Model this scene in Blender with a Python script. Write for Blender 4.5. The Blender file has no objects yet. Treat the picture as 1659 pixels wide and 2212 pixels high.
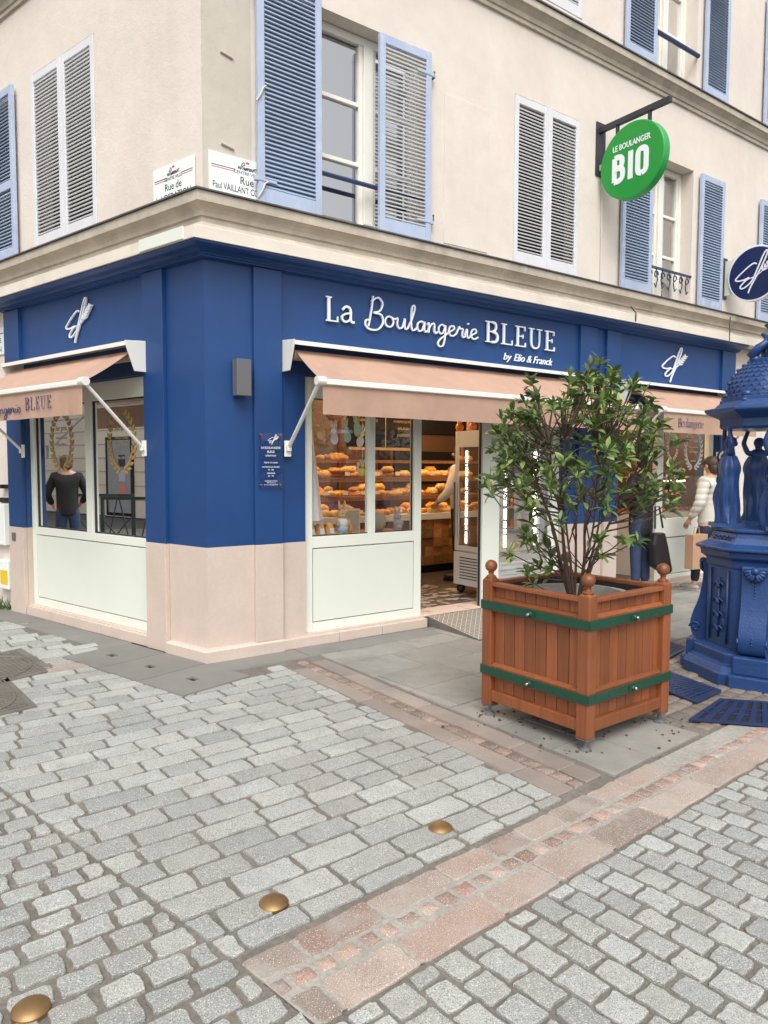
import bpy, bmesh, math, random
from mathutils import Vector, Matrix
from mathutils.geometry import tessellate_polygon
rnd = random.Random(7)
R_ = math.radians
scn = bpy.context.scene
col = scn.collection
# ------------------------------------------------------------------ camera, sky, sun, exposure
cam = bpy.data.cameras.new('camera'); camo = bpy.data.objects.new('camera', cam); col.objects.link(camo)
cam.sensor_fit = 'VERTICAL'; cam.sensor_height = 36; cam.lens = 1560 / 2212 * 36
cam.clip_start = .05; cam.clip_end = 600
camo.location = (0, 0, 1.52)
camo.rotation_euler = (R_(90 - 3.585), 0, 0)
camo.rotation_euler = (Matrix.Rotation(R_(90 - 3.585), 3, 'X') @ Matrix.Rotation(R_(.18), 3, 'Z')).to_euler()
scn.camera = camo
w = bpy.data.worlds.new('World'); scn.world = w; w.use_nodes = True
nt = w.node_tree; nt.nodes.clear()
sky = nt.nodes.new('ShaderNodeTexSky'); sky.sky_type = 'NISHITA'; sky.sun_disc = False
sky.sun_elevation = R_(52); sky.sun_rotation = R_(177); sky.dust_density = 4; sky.air_density = 1.0
hs = nt.nodes.new('ShaderNodeHueSaturation'); hs.inputs['Saturation'].default_value = .14
bg = nt.nodes.new('ShaderNodeBackground'); bg.inputs[1].default_value = .15
ow = nt.nodes.new('ShaderNodeOutputWorld')
nt.links.new(sky.outputs[0], hs.inputs['Color']); nt.links.new(hs.outputs[0], bg.inputs[0]); nt.links.new(bg.outputs[0], ow.inputs[0])
sl = bpy.data.lights.new('sun', 'SUN'); sl.energy = 1.1; sl.angle = R_(40); sl.color = (1, .97, .94)
so = bpy.data.objects.new('sun', sl); col.objects.link(so)
so.rotation_euler = (R_(38), 0, R_(3)); so.location = (0, 0, 20)
scn.view_settings.view_transform = 'Standard'; scn.view_settings.look = 'None'
scn.view_settings.exposure = .62; scn.view_settings.gamma = 1; scn.view_settings.use_curve_mapping = False
scn.cycles.max_bounces = 8; scn.cycles.transparent_max_bounces = 16
scn.cycles.sample_clamp_indirect = 8
scn.cycles.use_denoising = True

# ------------------------------------------------------------------ materials
MATS = {}
def mat(name, base, rough=.7, metal=0, var=None, bump=None, rand=0, island=0, spec=.5, coat=0, stain=None, speck=None, emit=None, wear=None, hue=None):
    """var=(scale, amount)  bump=(scale, distance)  rand = per object  island = per loose piece  stain=(colour, scale, threshold)"""
    m = bpy.data.materials.new(name); m.use_nodes = True; N = m.node_tree.nodes; L = m.node_tree.links
    b = N['Principled BSDF']; b.inputs['Roughness'].default_value = rough; b.inputs['Metallic'].default_value = metal
    b.inputs['Specular IOR Level'].default_value = spec; b.inputs['Coat Weight'].default_value = coat
    c = N.new('ShaderNodeRGB'); c.outputs[0].default_value = (*base, 1); out = c.outputs[0]
    tc = N.new('ShaderNodeTexCoord'); geo = N.new('ShaderNodeNewGeometry')
    P = geo.outputs['Position']
    def noise(sc, det=5, vec=P, ro=.6):
        n = N.new('ShaderNodeTexNoise'); n.inputs['Scale'].default_value = sc; n.inputs['Detail'].default_value = det
        n.inputs['Roughness'].default_value = ro; L.new(vec, n.inputs['Vector']); return n.outputs['Fac']
    def ramp(x, a, bb, lo=0, hi=1):
        r = N.new('ShaderNodeMapRange'); r.inputs[1].default_value = a; r.inputs[2].default_value = bb
        r.inputs[3].default_value = lo; r.inputs[4].default_value = hi; L.new(x, r.inputs[0]); return r.outputs[0]
    def mul(x, f):
        k = N.new('ShaderNodeMix'); k.data_type = 'RGBA'; k.blend_type = 'MULTIPLY'; k.inputs[0].default_value = 1
        L.new(x, k.inputs[6]); L.new(f, k.inputs[7]); return k.outputs[2]
    def mixc(x, f, cc):
        k = N.new('ShaderNodeMix'); k.data_type = 'RGBA'; L.new(f, k.inputs[0]); L.new(x, k.inputs[6]); k.inputs[7].default_value = (*cc, 1)
        return k.outputs[2]
    if var:
        for sc, am in (var if isinstance(var[0], (tuple, list)) else [var]):
            out = mul(out, ramp(noise(sc), .3, .7, 1 - am, 1 + am))
    if hue:
        oi = N.new('ShaderNodeObjectInfo'); fr = N.new('ShaderNodeMath'); fr.operation = 'MULTIPLY'; fr.inputs[1].default_value = 7.3; L.new(oi.outputs['Random'], fr.inputs[0])
        f2 = N.new('ShaderNodeMath'); f2.operation = 'FRACT'; L.new(fr.outputs[0], f2.inputs[0]); out = mixc(out, ramp(f2.outputs[0], .35, 1, 0, hue[1]), hue[0])
    if rand:
        oi = N.new('ShaderNodeObjectInfo'); out = mul(out, ramp(oi.outputs['Random'], 0, 1, 1 - rand, 1 + rand))
    if island:
        out = mul(out, ramp(geo.outputs['Random Per Island'], 0, 1, 1 - island, 1 + island))
    if speck:
        for sc, cc, a, bb in speck:
            n = noise(sc, 2, P, .5); out = mixc(out, ramp(n, a, bb), cc)
    if stain:
        for cc, sc, a, bb, mx in stain:
            mp = N.new('ShaderNodeMapping'); L.new(P, mp.inputs[0])
            mp.inputs['Scale'].default_value = (sc, sc, sc * .35)
            n = noise(1, 6, mp.outputs[0], .65); out = mixc(out, ramp(n, a, bb, 0, mx), cc)
    if wear:
        cc, sc, a, bb, mx = wear
        out = mixc(out, ramp(noise(sc, 4), a, bb, 0, mx), cc)
    L.new(out, b.inputs['Base Color'])
    if bump:
        h = None
        for sc, ds in (bump if isinstance(bump[0], (tuple, list)) else [bump]):
            bp = N.new('ShaderNodeBump'); bp.inputs['Distance'].default_value = ds; bp.inputs['Strength'].default_value = 1
            L.new(noise(sc, 4), bp.inputs['Height'])
            if h: L.new(h, bp.inputs['Normal'])
            h = bp.outputs[0]
        L.new(h, b.inputs['Normal'])
    if emit:
        b.inputs['Emission Color'].default_value = (*emit[0], 1); b.inputs['Emission Strength'].default_value = emit[1]
    MATS[name] = m
    return m
def glass_mat(name, lo, hi, tint=(1, 1, 1)):
    m = bpy.data.materials.new(name); m.use_nodes = True; N = m.node_tree.nodes; L = m.node_tree.links; N.clear()
    o = N.new('ShaderNodeOutputMaterial'); mx = N.new('ShaderNodeMixShader'); t = N.new('ShaderNodeBsdfTransparent'); g = N.new('ShaderNodeBsdfGlossy')
    t.inputs[0].default_value = (*tint, 1); g.inputs['Roughness'].default_value = .0; g.inputs['Color'].default_value = (.97, .97, .97, 1)
    f = N.new('ShaderNodeFresnel'); f.inputs[0].default_value = 1.45
    r = N.new('ShaderNodeMapRange'); r.inputs[1].default_value = .03; r.inputs[2].default_value = .5; r.inputs[3].default_value = lo; r.inputs[4].default_value = hi
    L.new(f.outputs[0], r.inputs[0]); L.new(r.outputs[0], mx.inputs[0]); L.new(t.outputs[0], mx.inputs[1]); L.new(g.outputs[0], mx.inputs[2]); L.new(mx.outputs[0], o.inputs[0])
    MATS[name] = m; return m
def wood_mat(name, base, dark, rough=.45, sc=60, stretch='Z', rand=.22):
    m = mat(name, base, rough, rand=rand, var=(3, .12)); N = m.node_tree.nodes; L = m.node_tree.links; b = N['Principled BSDF']
    src = b.inputs['Base Color'].links[0].from_socket
    tc = N.new('ShaderNodeTexCoord'); mp = N.new('ShaderNodeMapping'); L.new(tc.outputs['Object'], mp.inputs[0])
    mp.inputs['Scale'].default_value = (sc, sc, sc * .04) if stretch == 'Z' else (sc * .04, sc * .04, sc)
    n = N.new('ShaderNodeTexNoise'); n.inputs['Scale'].default_value = 1; n.inputs['Detail'].default_value = 4; L.new(mp.outputs[0], n.inputs['Vector'])
    r = N.new('ShaderNodeMapRange'); r.inputs[1].default_value = .42; r.inputs[2].default_value = .75; r.inputs[4].default_value = .55; L.new(n.outputs['Fac'], r.inputs[0])
    k = N.new('ShaderNodeMix'); k.data_type = 'RGBA'; L.new(r.outputs[0], k.inputs[0]); L.new(src, k.inputs[6]); k.inputs[7].default_value = (*dark, 1)
    L.new(k.outputs[2], b.inputs['Base Color'])
    bp = N.new('ShaderNodeBump'); bp.inputs['Distance'].default_value = .0008; L.new(n.outputs['Fac'], bp.inputs['Height']); L.new(bp.outputs[0], b.inputs['Normal'])
    return m
mat('plaster', (.68, .61, .54), .9, var=[(1.1, .05), (6, .03)], bump=[(60, .002), (9, .004)], stain=[((.56, .44, .36), .9, .54, .8, .6), ((.76, .71, .63), 1.7, .55, .8, .5), ((.40, .34, .27), 2.6, .66, .85, .5)])
mat('plaster_dirty', (.52, .475, .40), .9, var=[(1.1, .08), (6, .04)], bump=[(60, .002), (9, .004)], stain=[((.38, .32, .25), .9, .5, .8, .5)])
mat('old_stone', (.46, .405, .33), .85, var=[(2.5, .15), (14, .08)], bump=[(40, .004)], stain=[((.16, .14, .12), 2.2, .55, .8, .55), ((.68, .62, .53), 4, .6, .75, .6)])
mat('pale_fascia', (.68, .62, .53), .75, var=[(3, .08)], stain=[((.36, .30, .24), 1.6, .55, .85, .45)], bump=(50, .001))
mat('zinc', (.10, .10, .095), .55, .3, var=(5, .3))
mat('blue_paint', (.0095, .050, .172), .46, var=[(1.3, .10), (9, .04)], bump=(120, .0006), wear=((.02, .035, .09), 3.2, .62, .72, .35))
mat('pink_stone', (.55, .45, .385), .75, var=[(2, .07), (30, .03)], bump=(90, .001), stain=[((.33, .23, .18), 1.8, .58, .8, .55)], speck=[(220, (.35, .24, .2), .66, .72)])
mat('white_frame', (.72, .745, .66), .38, var=(1.5, .03))
mat('white_panel', (.68, .71, .63), .42, var=(1.2, .03))
mat('dark_gasket', (.02, .022, .024), .6)
mat('awning_cloth', (.435, .277, .203), .85, var=[(2, .07), (9, .05)], bump=(300, .0006))
mat('awning_metal', (.78, .76, .70), .35)
mat('shutter_white', (.66, .66, .68), .6, var=(4, .06), wear=((.42, .38, .33), 9, .62, .75, .4))
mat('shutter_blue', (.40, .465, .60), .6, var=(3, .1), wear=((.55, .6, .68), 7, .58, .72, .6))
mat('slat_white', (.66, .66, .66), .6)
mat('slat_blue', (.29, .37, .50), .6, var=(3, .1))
mat('wood_white', (.76, .74, .67), .5, var=(4, .05))
mat('iron_blue', (.03, .055, .13), .4)
mat('dark_room', (.02, .02, .022), .9)
mat('curtain', (.35, .36, .36), .9, var=(5, .1))
mat('white_letter', (.78, .80, .84), .3)
mat('letter_side', (.05, .08, .2), .4)
mat('white_enamel', (.80, .83, .79), .25, stain=[((.5, .5, .42), 3, .68, .85, .4)])
mat('black_ink', (.015, .015, .02), .5)
mat('red_ink', (.55, .06, .08), .5)
mat('navy_ink', (.03, .05, .16), .5)
mat('lamp_grey', (.12, .12, .13), .5, bump=(200, .0005))
mat('sign_green', (.01, .27, .035), .35)
mat('sign_green_edge', (.02, .33, .07), .35)
mat('sign_navy', (.008, .018, .085), .3)
mat('bracket_dark', (.045, .045, .055), .45, .3)
mat('cable', (.6, .57, .5), .6)
mat('black_iron', (.012, .014, .016), .45)
gspeck = [(330, (.09, .095, .095), .55, .64), (230, (.60, .60, .57), .57, .68), (75, (.24, .245, .245), .58, .72)]
mat('granite', (.345, .358, .332), .75, var=[(5, .12), (18, .06)], rand=.20, hue=((.33, .30, .265), .35), stain=[((.22, .20, .17), 4, .56, .75, .45)], speck=gspeck, bump=[(150, .0025), (40, .004)])
mat('granite_joined', (.345, .358, .332), .8, var=[(5, .10)], island=.16, speck=gspeck, bump=[(150, .0025), (40, .004)])
pspeck = [(330, (.13, .09, .08), .58, .66), (230, (.66, .56, .5), .60, .68)]
mat('pink_granite', (.335, .275, .23), .8, var=[(4, .18)], rand=.24, hue=((.30, .19, .15), .7), stain=[((.33, .31, .28), 4, .5, .66, .75), ((.15, .12, .10), 7, .6, .75, .5)], speck=pspeck, bump=[(150, .002), (30, .003)])
mat('red_granite', (.33, .21, .165), .8, var=[(9, .2)], rand=.3, hue=((.36, .30, .25), .8), stain=[((.33, .31, .28), 5, .52, .66, .7)], speck=pspeck, bump=[(150, .003)])
mat('brown_cube', (.225, .165, .135), .8, var=[(9, .2)], rand=.3, speck=pspeck, bump=[(150, .003)])
mat('brown_slab', (.27, .225, .195), .7, var=[(3, .16)], rand=.13, speck=[(260, (.12, .1, .09), .6, .68)], bump=[(120, .001)])
mat('brown_sett', (.19, .16, .135), .75, var=[(5, .15)], rand=.25, speck=[(260, (.10, .085, .075), .6, .68)], bump=[(120, .002)])
mat('grey_slab', (.255, .245, .22), .7, var=[(1.6, .18), (9, .08)], rand=.13, speck=[(300, (.13, .13, .12), .62, .7)], bump=[(160, .0008)], stain=[((.115, .10, .085), 2.2, .55, .76, .7), ((.30, .25, .21), 1.3, .55, .8, .5)])
mat('dark_slab', (.195, .19, .172), .7, var=[(2, .12)], rand=.06, speck=[(300, (.11, .11, .105), .62, .7)], bump=[(160, .0008)])
mat('pale_mortar', (.33, .315, .28), .95, var=[(6, .15), (60, .2)], bump=[(140, .003)], stain=[((.2, .17, .14), 3, .5, .75, .6)])
mat('mortar', (.165, .148, .125), .95, var=[(4, .2), (60, .25)], bump=[(140, .004)], stain=[((.26, .20, .17), 3, .55, .75, .6)])
mat('asphalt', (.09, .088, .085), .95, var=[(3, .15)], bump=[(120, .003)])
mat('cast_iron', (.15, .135, .115), .7, .15, var=(6, .2), bump=(90, .001))
mat('brass', (.30, .185, .085), .5, .8, var=(8, .25), bump=(25, .001))
mat('checker_steel', (.16, .15, .135), .6, .2, var=(12, .2))
wood_mat('planter_wood', (.235, .074, .026), (.115, .034, .012), .45)
mat('green_strap', (.007, .055, .030), .45, var=(9, .1))
mat('tread_steel', (.62, .6, .55), .45, .25)
mat('steel', (.6, .6, .58), .25, 1)
mat('concrete_pot', (.36, .34, .30), .9, var=(9, .15), bump=(60, .003))
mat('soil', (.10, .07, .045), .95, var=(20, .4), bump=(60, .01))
mat('bark', (.085, .05, .036), .8, var=(20, .3), bump=(90, .003))
mat('twig', (.20, .085, .05), .7, var=(20, .3))
def leaf_mat(name, a, b_, rough=.33):
    m = mat(name, a, rough, rand=.4, island=0, var=(9, .15)); N = m.node_tree.nodes; L = m.node_tree.links; b = N['Principled BSDF']
    src = b.inputs['Base Color'].links[0].from_socket
    oi = N.new('ShaderNodeObjectInfo'); g = N.new('ShaderNodeNewGeometry'); ad = N.new('ShaderNodeMath'); ad.operation = 'ADD'
    L.new(oi.outputs['Random'], ad.inputs[0]); L.new(g.outputs['Random Per Island'], ad.inputs[1])
    fr = N.new('ShaderNodeMath'); fr.operation = 'FRACT'; L.new(ad.outputs[0], fr.inputs[0])
    r = N.new('ShaderNodeMapRange'); r.inputs[1].default_value = .45; r.inputs[2].default_value = 1; L.new(fr.outputs[0], r.inputs[0])
    k = N.new('ShaderNodeMix'); k.data_type = 'RGBA'; L.new(r.outputs[0], k.inputs[0]); L.new(src, k.inputs[6]); k.inputs[7].default_value = (*b_, 1)
    L.new(k.outputs[2], b.inputs['Base Color']); tr = N.new('ShaderNodeBsdfTranslucent'); ms = N.new('ShaderNodeMixShader'); ms.inputs[0].default_value = .22; L.new(k.outputs[2], tr.inputs[0]); L.new(b.outputs[0], ms.inputs[1]); L.new(tr.outputs[0], ms.inputs[2])
    L.new(ms.outputs[0], [n for n in N if n.type == 'OUTPUT_MATERIAL'][0].inputs[0])
    return m
leaf_mat('leaf', (.085, .155, .040), (.30, .385, .115))
leaf_mat('leaf_new', (.16, .23, .045), (.10, .20, .05))
leaf_mat('leaf_tree', (.05, .10, .02), (.09, .16, .035), .6)
mat('fountain_blue', (.015, .052, .17), .36, var=[(7, .12)], bump=[(70, .0025)], wear=((.12, .12, .12), 11, .66, .75, .35))
mat('fountain_grate', (.014, .030, .088), .45, var=(8, .2))
mat('pit_dark', (.01, .01, .012), .9)
mat('brown_panel', (.085, .036, .017), .5, var=(2, .15))
wood_mat('oak', (.30, .14, .05), (.15, .06, .02), .5, 40)
mat('wood_block', (.34, .17, .06), .5, rand=.5, var=(14, .2))
mat('crust', (.52, .25, .05), .55, rand=.42, island=.25, var=(30, .3), bump=(60, .006))
mat('flour_crust', (.55, .35, .14), .7, rand=.2, island=.2, var=(30, .3), bump=(60, .006))
mat('fridge_white', (.70, .72, .73), .35)
mat('fridge_in', (.30, .24, .19), .5)
mat('led', (1, .95, .85), .5, emit=((1, .93, .82), 9))
mat('led_warm', (1, .8, .5), .5, emit=((1, .62, .26), 14))
mat('spot_glow', (1, .85, .6), .5, emit=((1, .78, .5), 14))
mat('floor_dark', (.075, .065, .06), .35)
mat('floor_chip', (.30, .27, .24), .35, rand=.4, island=.35)
mat('mirror_black', (.012, .012, .013), .15)
mat('skin', (.52, .30, .21), .5)
mat('hair_brown', (.06, .03, .016), .6, var=(40, .4))
mat('hair_grey', (.10, .07, .05), .7, var=(40, .4))
mat('cream_jacket', (.56, .53, .46), .5, bump=(30, .003))
mat('black_cloth', (.010, .010, .012), .8)
mat('black_leather', (.012, .012, .014), .4, bump=(30, .004))
mat('navy_cloth', (.015, .02, .04), .8)
mat('denim', (.025, .045, .10), .85, var=(12, .15))
mat('white_cloth', (.72, .72, .74), .8, var=(6, .05))
mat('grey_shoe', (.35, .33, .3), .7)
mat('cardboard', (.42, .25, .15), .8)
mat('paper', (.75, .73, .68), .8)
for n, c in dict(tan=(.80, .52, .28), mint=(.58, .80, .62), chalk=(.86, .88, .84), lime=(.68, .80, .15), lemon=(.80, .68, .12), coral=(.72, .25, .15), lilac=(.6, .5, .62), sky_blue=(.34, .52, .65), rabbit_tan=(.58, .36, .16), rabbit_grey=(.42, .42, .47), carrot=(.8, .26, .02), egg_beige=(.42, .37, .30), pink_tulle=(.72, .66, .66)).items():
    mat(n, c, .6, var=(20, .05))
mat('gold_print', (.42, .28, .09), .45)
mat('white_print', (.78, .78, .74), .5)
mat('opp_wall', (.80, .70, .56), .9, var=(1, .06))
mat('opp_joint', (.30, .25, .2), .9)
mat('barrier_green', (.01, .028, .03), .4)
mat('yellow_label', (.75, .5, .03), .5)
mat('moss', (.05, .07, .02), .9)
glass_mat('shop_glass', .15, .8, (.93, .95, .94))
glass_mat('mirror_glass', .86, .97, (.75, .78, .78))
glass_mat('upper_glass', .5, .85, (.8, .82, .82))
glass_mat('clear_plate', .04, .3, (.92, .95, 1))

# ------------------------------------------------------------------ helpers
ORG = {}
def WID(p): return Vector(p)
class MB:
    def __init__(s): s.v = []; s.f = []; s.m = []; s.k = 0
    def vs(s, pts):
        i = len(s.v); s.v += [tuple(p) for p in pts]; return i
    def face(s, *idx): s.f.append(tuple(idx)); s.m.append(s.k)
    def poly(s, pts):
        i = s.vs(pts); s.face(*range(i, i + len(pts)))
    def box(s, F, a0, a1, b0, b1, c0, c1):
        i = s.vs([F(a, b, c) for a in (a0, a1) for b in (b0, b1) for c in (c0, c1)])
        for q in ((0, 1, 3, 2), (4, 6, 7, 5), (0, 4, 5, 1), (2, 3, 7, 6), (0, 2, 6, 4), (1, 5, 7, 3)): s.face(*[i + k for k in q])
    def prism(s, F, pts, d0, d1):
        """2d outline pts, extruded between d0 and d1; F(x, y, d)"""
        n = len(pts); i = s.vs([F(x, y, d0) for x, y in pts]); j = s.vs([F(x, y, d1) for x, y in pts])
        if n <= 4:
            s.face(*range(i, i + n)); s.face(*range(j, j + n))
        else:
            for t in tessellate_polygon([[Vector((x, y, 0)) for x, y in pts]]):
                s.face(*[i + k for k in t]); s.face(*[j + k for k in t])
        for k in range(n): s.face(i + k, i + (k + 1) % n, j + (k + 1) % n, j + k)
    def ribbon(s, F, pts, wd, d0, d1, ramp=.0):
        n = len(pts); ll = []; rr = []
        for k in range(n):
            a = Vector(pts[max(k - 1, 0)]); b = Vector(pts[min(k + 1, n - 1)]); t = (b - a)
            if t.length < 1e-9: t = Vector((1, 0))
            t.normalize(); nn = Vector((-t.y, t.x)); p = Vector(pts[k])
            ww = wd(k / (n - 1)) if callable(wd) else wd
            ll.append(p + nn * ww / 2); rr.append(p - nn * ww / 2)
        i = s.vs([F(p.x, p.y, d1 + ramp * k / n) for k, p in enumerate(ll)]); j = s.vs([F(p.x, p.y, d1 + ramp * k / n) for k, p in enumerate(rr)])
        a = s.vs([F(p.x, p.y, d0) for p in ll]); b = s.vs([F(p.x, p.y, d0) for p in rr])
        for k in range(n - 1):
            s.face(i + k, i + k + 1, j + k + 1, j + k); s.face(i + k, a + k, a + k + 1, i + k + 1); s.face(j + k, j + k + 1, b + k + 1, b + k)
        s.face(i, j, b, a); s.face(i + n - 1, a + n - 1, b + n - 1, j + n - 1)
    def tube(s, pts, r, n=8, cap=True, flat=1):
        pts = [Vector(p) for p in pts]; m = len(pts); rings = []
        up = Vector((0, 0, 1))
        for k in range(m):
            t = (pts[min(k + 1, m - 1)] - pts[max(k - 1, 0)]).normalized()
            u = t.cross(up)
            if u.length < .05: u = t.cross(Vector((1, 0, 0)))
            u.normalize(); v = t.cross(u); rr = r[k] if isinstance(r, (list, tuple)) else r
            rings.append(s.vs([pts[k] + u * math.cos(2 * math.pi * q / n) * rr + v * math.sin(2 * math.pi * q / n) * rr * flat for q in range(n)]))
        for k in range(m - 1):
            for q in range(n): s.face(rings[k] + q, rings[k] + (q + 1) % n, rings[k + 1] + (q + 1) % n, rings[k + 1] + q)
        if cap:
            s.face(*[rings[0] + q for q in range(n)]); s.face(*[rings[-1] + q for q in range(n)])
    def lathe(s, F, prof, n=24, a0=0, fn=None):
        """prof [(r,z)], F(x,y,z)"""
        rings = []
        for r, z in prof:
            rings.append(s.vs([F(r * math.cos(a0 + 2 * math.pi * q / n) * (fn(q) if fn else 1), r * math.sin(a0 + 2 * math.pi * q / n) * (fn(q) if fn else 1), z) for q in range(n)]))
        for k in range(len(prof) - 1):
            for q in range(n): s.face(rings[k] + q, rings[k] + (q + 1) % n, rings[k + 1] + (q + 1) % n, rings[k + 1] + q)
        s.face(*[rings[0] + q for q in range(n)]); s.face(*[rings[-1] + q for q in range(n)])
    def ball(s, c, rx, ry=None, rz=None, nu=12, nv=8, rot=None):
        ry = ry or rx; rz = rz or rx; c = Vector(c); rings = []
        def P(x, y, z):
            v = Vector((x * rx, y * ry, z * rz)); return c + (rot @ v if rot else v)
        top = s.vs([P(0, 0, 1)]); bot = s.vs([P(0, 0, -1)])
        for k in range(1, nv):
            a = math.pi * k / nv
            rings.append(s.vs([P(math.sin(a) * math.cos(2 * math.pi * q / nu), math.sin(a) * math.sin(2 * math.pi * q / nu), math.cos(a)) for q in range(nu)]))
        for q in range(nu):
            s.face(top, rings[0] + q, rings[0] + (q + 1) % nu); s.face(bot, rings[-1] + (q + 1) % nu, rings[-1] + q)
        for k in range(len(rings) - 1):
            for q in range(nu): s.face(rings[k] + q, rings[k + 1] + q, rings[k + 1] + (q + 1) % nu, rings[k] + (q + 1) % nu)
    def text(s, F, txt, x, y, size, d0, d1, width=None, bold=0, shear=0, align='LEFT'):
        vs, fs, wd = text_geo(txt, bold, shear)
        k = size; kx = k if width is None else width / max(wd, 1e-6)
        off = -wd * kx / 2 if align == 'CENTER' else 0
        i = s.vs([F(x + off + vx * kx, y + vy * k, d0 if vz < .5 else d1) for vx, vy, vz in vs])
        for f in fs: s.face(*[i + q for q in f])
TC = {}
def text_geo(txt, bold, shear):
    if (txt, bold, shear) in TC: return TC[txt, bold, shear]
    c = bpy.data.curves.new('t', 'FONT'); c.body = txt; c.size = 1; c.extrude = .5; c.offset = bold; c.shear = shear; c.resolution_u = 3
    o = bpy.data.objects.new('t', c); col.objects.link(o)
    dg = bpy.context.evaluated_depsgraph_get(); me = bpy.data.meshes.new_from_object(o.evaluated_get(dg))
    vs = [tuple(v.co) for v in me.vertices]; fs = [tuple(p.vertices) for p in me.polygons]
    x0 = min((v[0] for v in vs), default=0); x1 = max((v[0] for v in vs), default=1)
    vs = [(v[0] - x0, v[1], v[2] + .5) for v in vs]
    bpy.data.objects.remove(o); bpy.data.curves.remove(c); bpy.data.meshes.remove(me)
    TC[txt, bold, shear] = (vs, fs, x1 - x0); return TC[txt, bold, shear]
def mesh_of(name, mb, off=(0, 0, 0), smooth=False):
    me = bpy.data.meshes.new(name)
    ox, oy, oz = off
    me.from_pydata([(x - ox, y - oy, z - oz) for x, y, z in mb.v], [], mb.f)
    bm = bmesh.new(); bm.from_mesh(me); bmesh.ops.recalc_face_normals(bm, faces=bm.faces); bm.to_mesh(me); bm.free()
    if any(mb.m): me.polygons.foreach_set('material_index', mb.m)
    if smooth:
        me.polygons.foreach_set('use_smooth', [True] * len(me.polygons))
        if smooth != 'all':
            try: me.set_sharp_from_angle(angle=R_(smooth if smooth is not True else 40))
            except Exception: pass
    return me
def mk(name, mb, mats, parent=None, smooth=False, bevel=0, local=False):
    off = (0, 0, 0)
    if parent is not None and not local: off = ORG.get(parent.name, (0, 0, 0))
    me = mesh_of(name, mb, off, smooth)
    for m in (mats if isinstance(mats, (list, tuple)) else [mats]): me.materials.append(MATS[m])
    o = bpy.data.objects.new(name, me); col.objects.link(o)
    if parent is not None: o.parent = parent
    ORG[o.name] = off
    if bevel:
        b = o.modifiers.new('bevel', 'BEVEL'); b.width = bevel; b.segments = 2; b.limit_method = 'ANGLE'; b.angle_limit = R_(40); b.harden_normals = False
    return o
def tag(o, label=None, cat=None, group=None, kind=None):
    if label: o['label'] = label
    if cat: o['category'] = cat
    if group: o['group'] = group
    if kind: o['kind'] = kind
    return o
def thing(name, label, cat, loc=(0, 0, 0), rotz=0, group=None):
    o = bpy.data.objects.new(name, None); col.objects.link(o); o.location = loc; o.rotation_euler = (0, 0, rotz); o.empty_display_size = .1
    ORG[o.name] = tuple(loc); return tag(o, label, cat, group)
def sub(name, me, parent, M):
    o = bpy.data.objects.new(name, me); col.objects.link(o); o.parent = parent; o.matrix_local = M; return o
def copy_tree(o, parent=None):
    c = o.copy(); col.objects.link(c)
    if parent is not None: c.parent = parent; 
    for ch in list(o.children): copy_tree(ch, c)
    return c
def ID(x, y, z): return Vector((x, y, z))
C = Vector((-1.36617, 5.54675, 0))
aR, aL = R_(54.25), R_(-51.8)
dR = Vector((math.sin(aR), math.cos(aR), 0)); nR = Vector((dR.y, -dR.x, 0))
dL = Vector((math.sin(aL), math.cos(aL), 0)); nL = Vector((-dL.y, dL.x, 0))
def FR(s, o, z): return C + dR * s + nR * o + Vector((0, 0, z))
def FL(s, o, z): return C + dL * s + nL * o + Vector((0, 0, z))
def mitre(o):
    d = (nR + nL); k = o / (d.dot(nR)); return C + d * k
def XZ(F): return lambda x, y, d: F(x, d, y)        # 2d outline in a facade: x along, y up, d out
def smoothpts(P, n=6, closed=False):
    out = []; m = len(P)
    for i in range(m - (0 if closed else 1)):
        p0 = P[(i - 1) % m] if closed or i > 0 else P[i]; p1 = P[i]; p2 = P[(i + 1) % m]; p3 = P[(i + 2) % m] if closed or i + 2 < m else P[i + 1]
        for k in range(n):
            t = k / n
            out.append(tuple(.5 * (2 * p1[a] + (p2[a] - p0[a]) * t + (2 * p0[a] - 5 * p1[a] + 4 * p2[a] - p3[a]) * t * t + (3 * p1[a] - p0[a] - 3 * p2[a] + p3[a]) * t ** 3) for a in range(len(p1))))
    if not closed: out.append(tuple(P[-1]))
    return out
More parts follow.
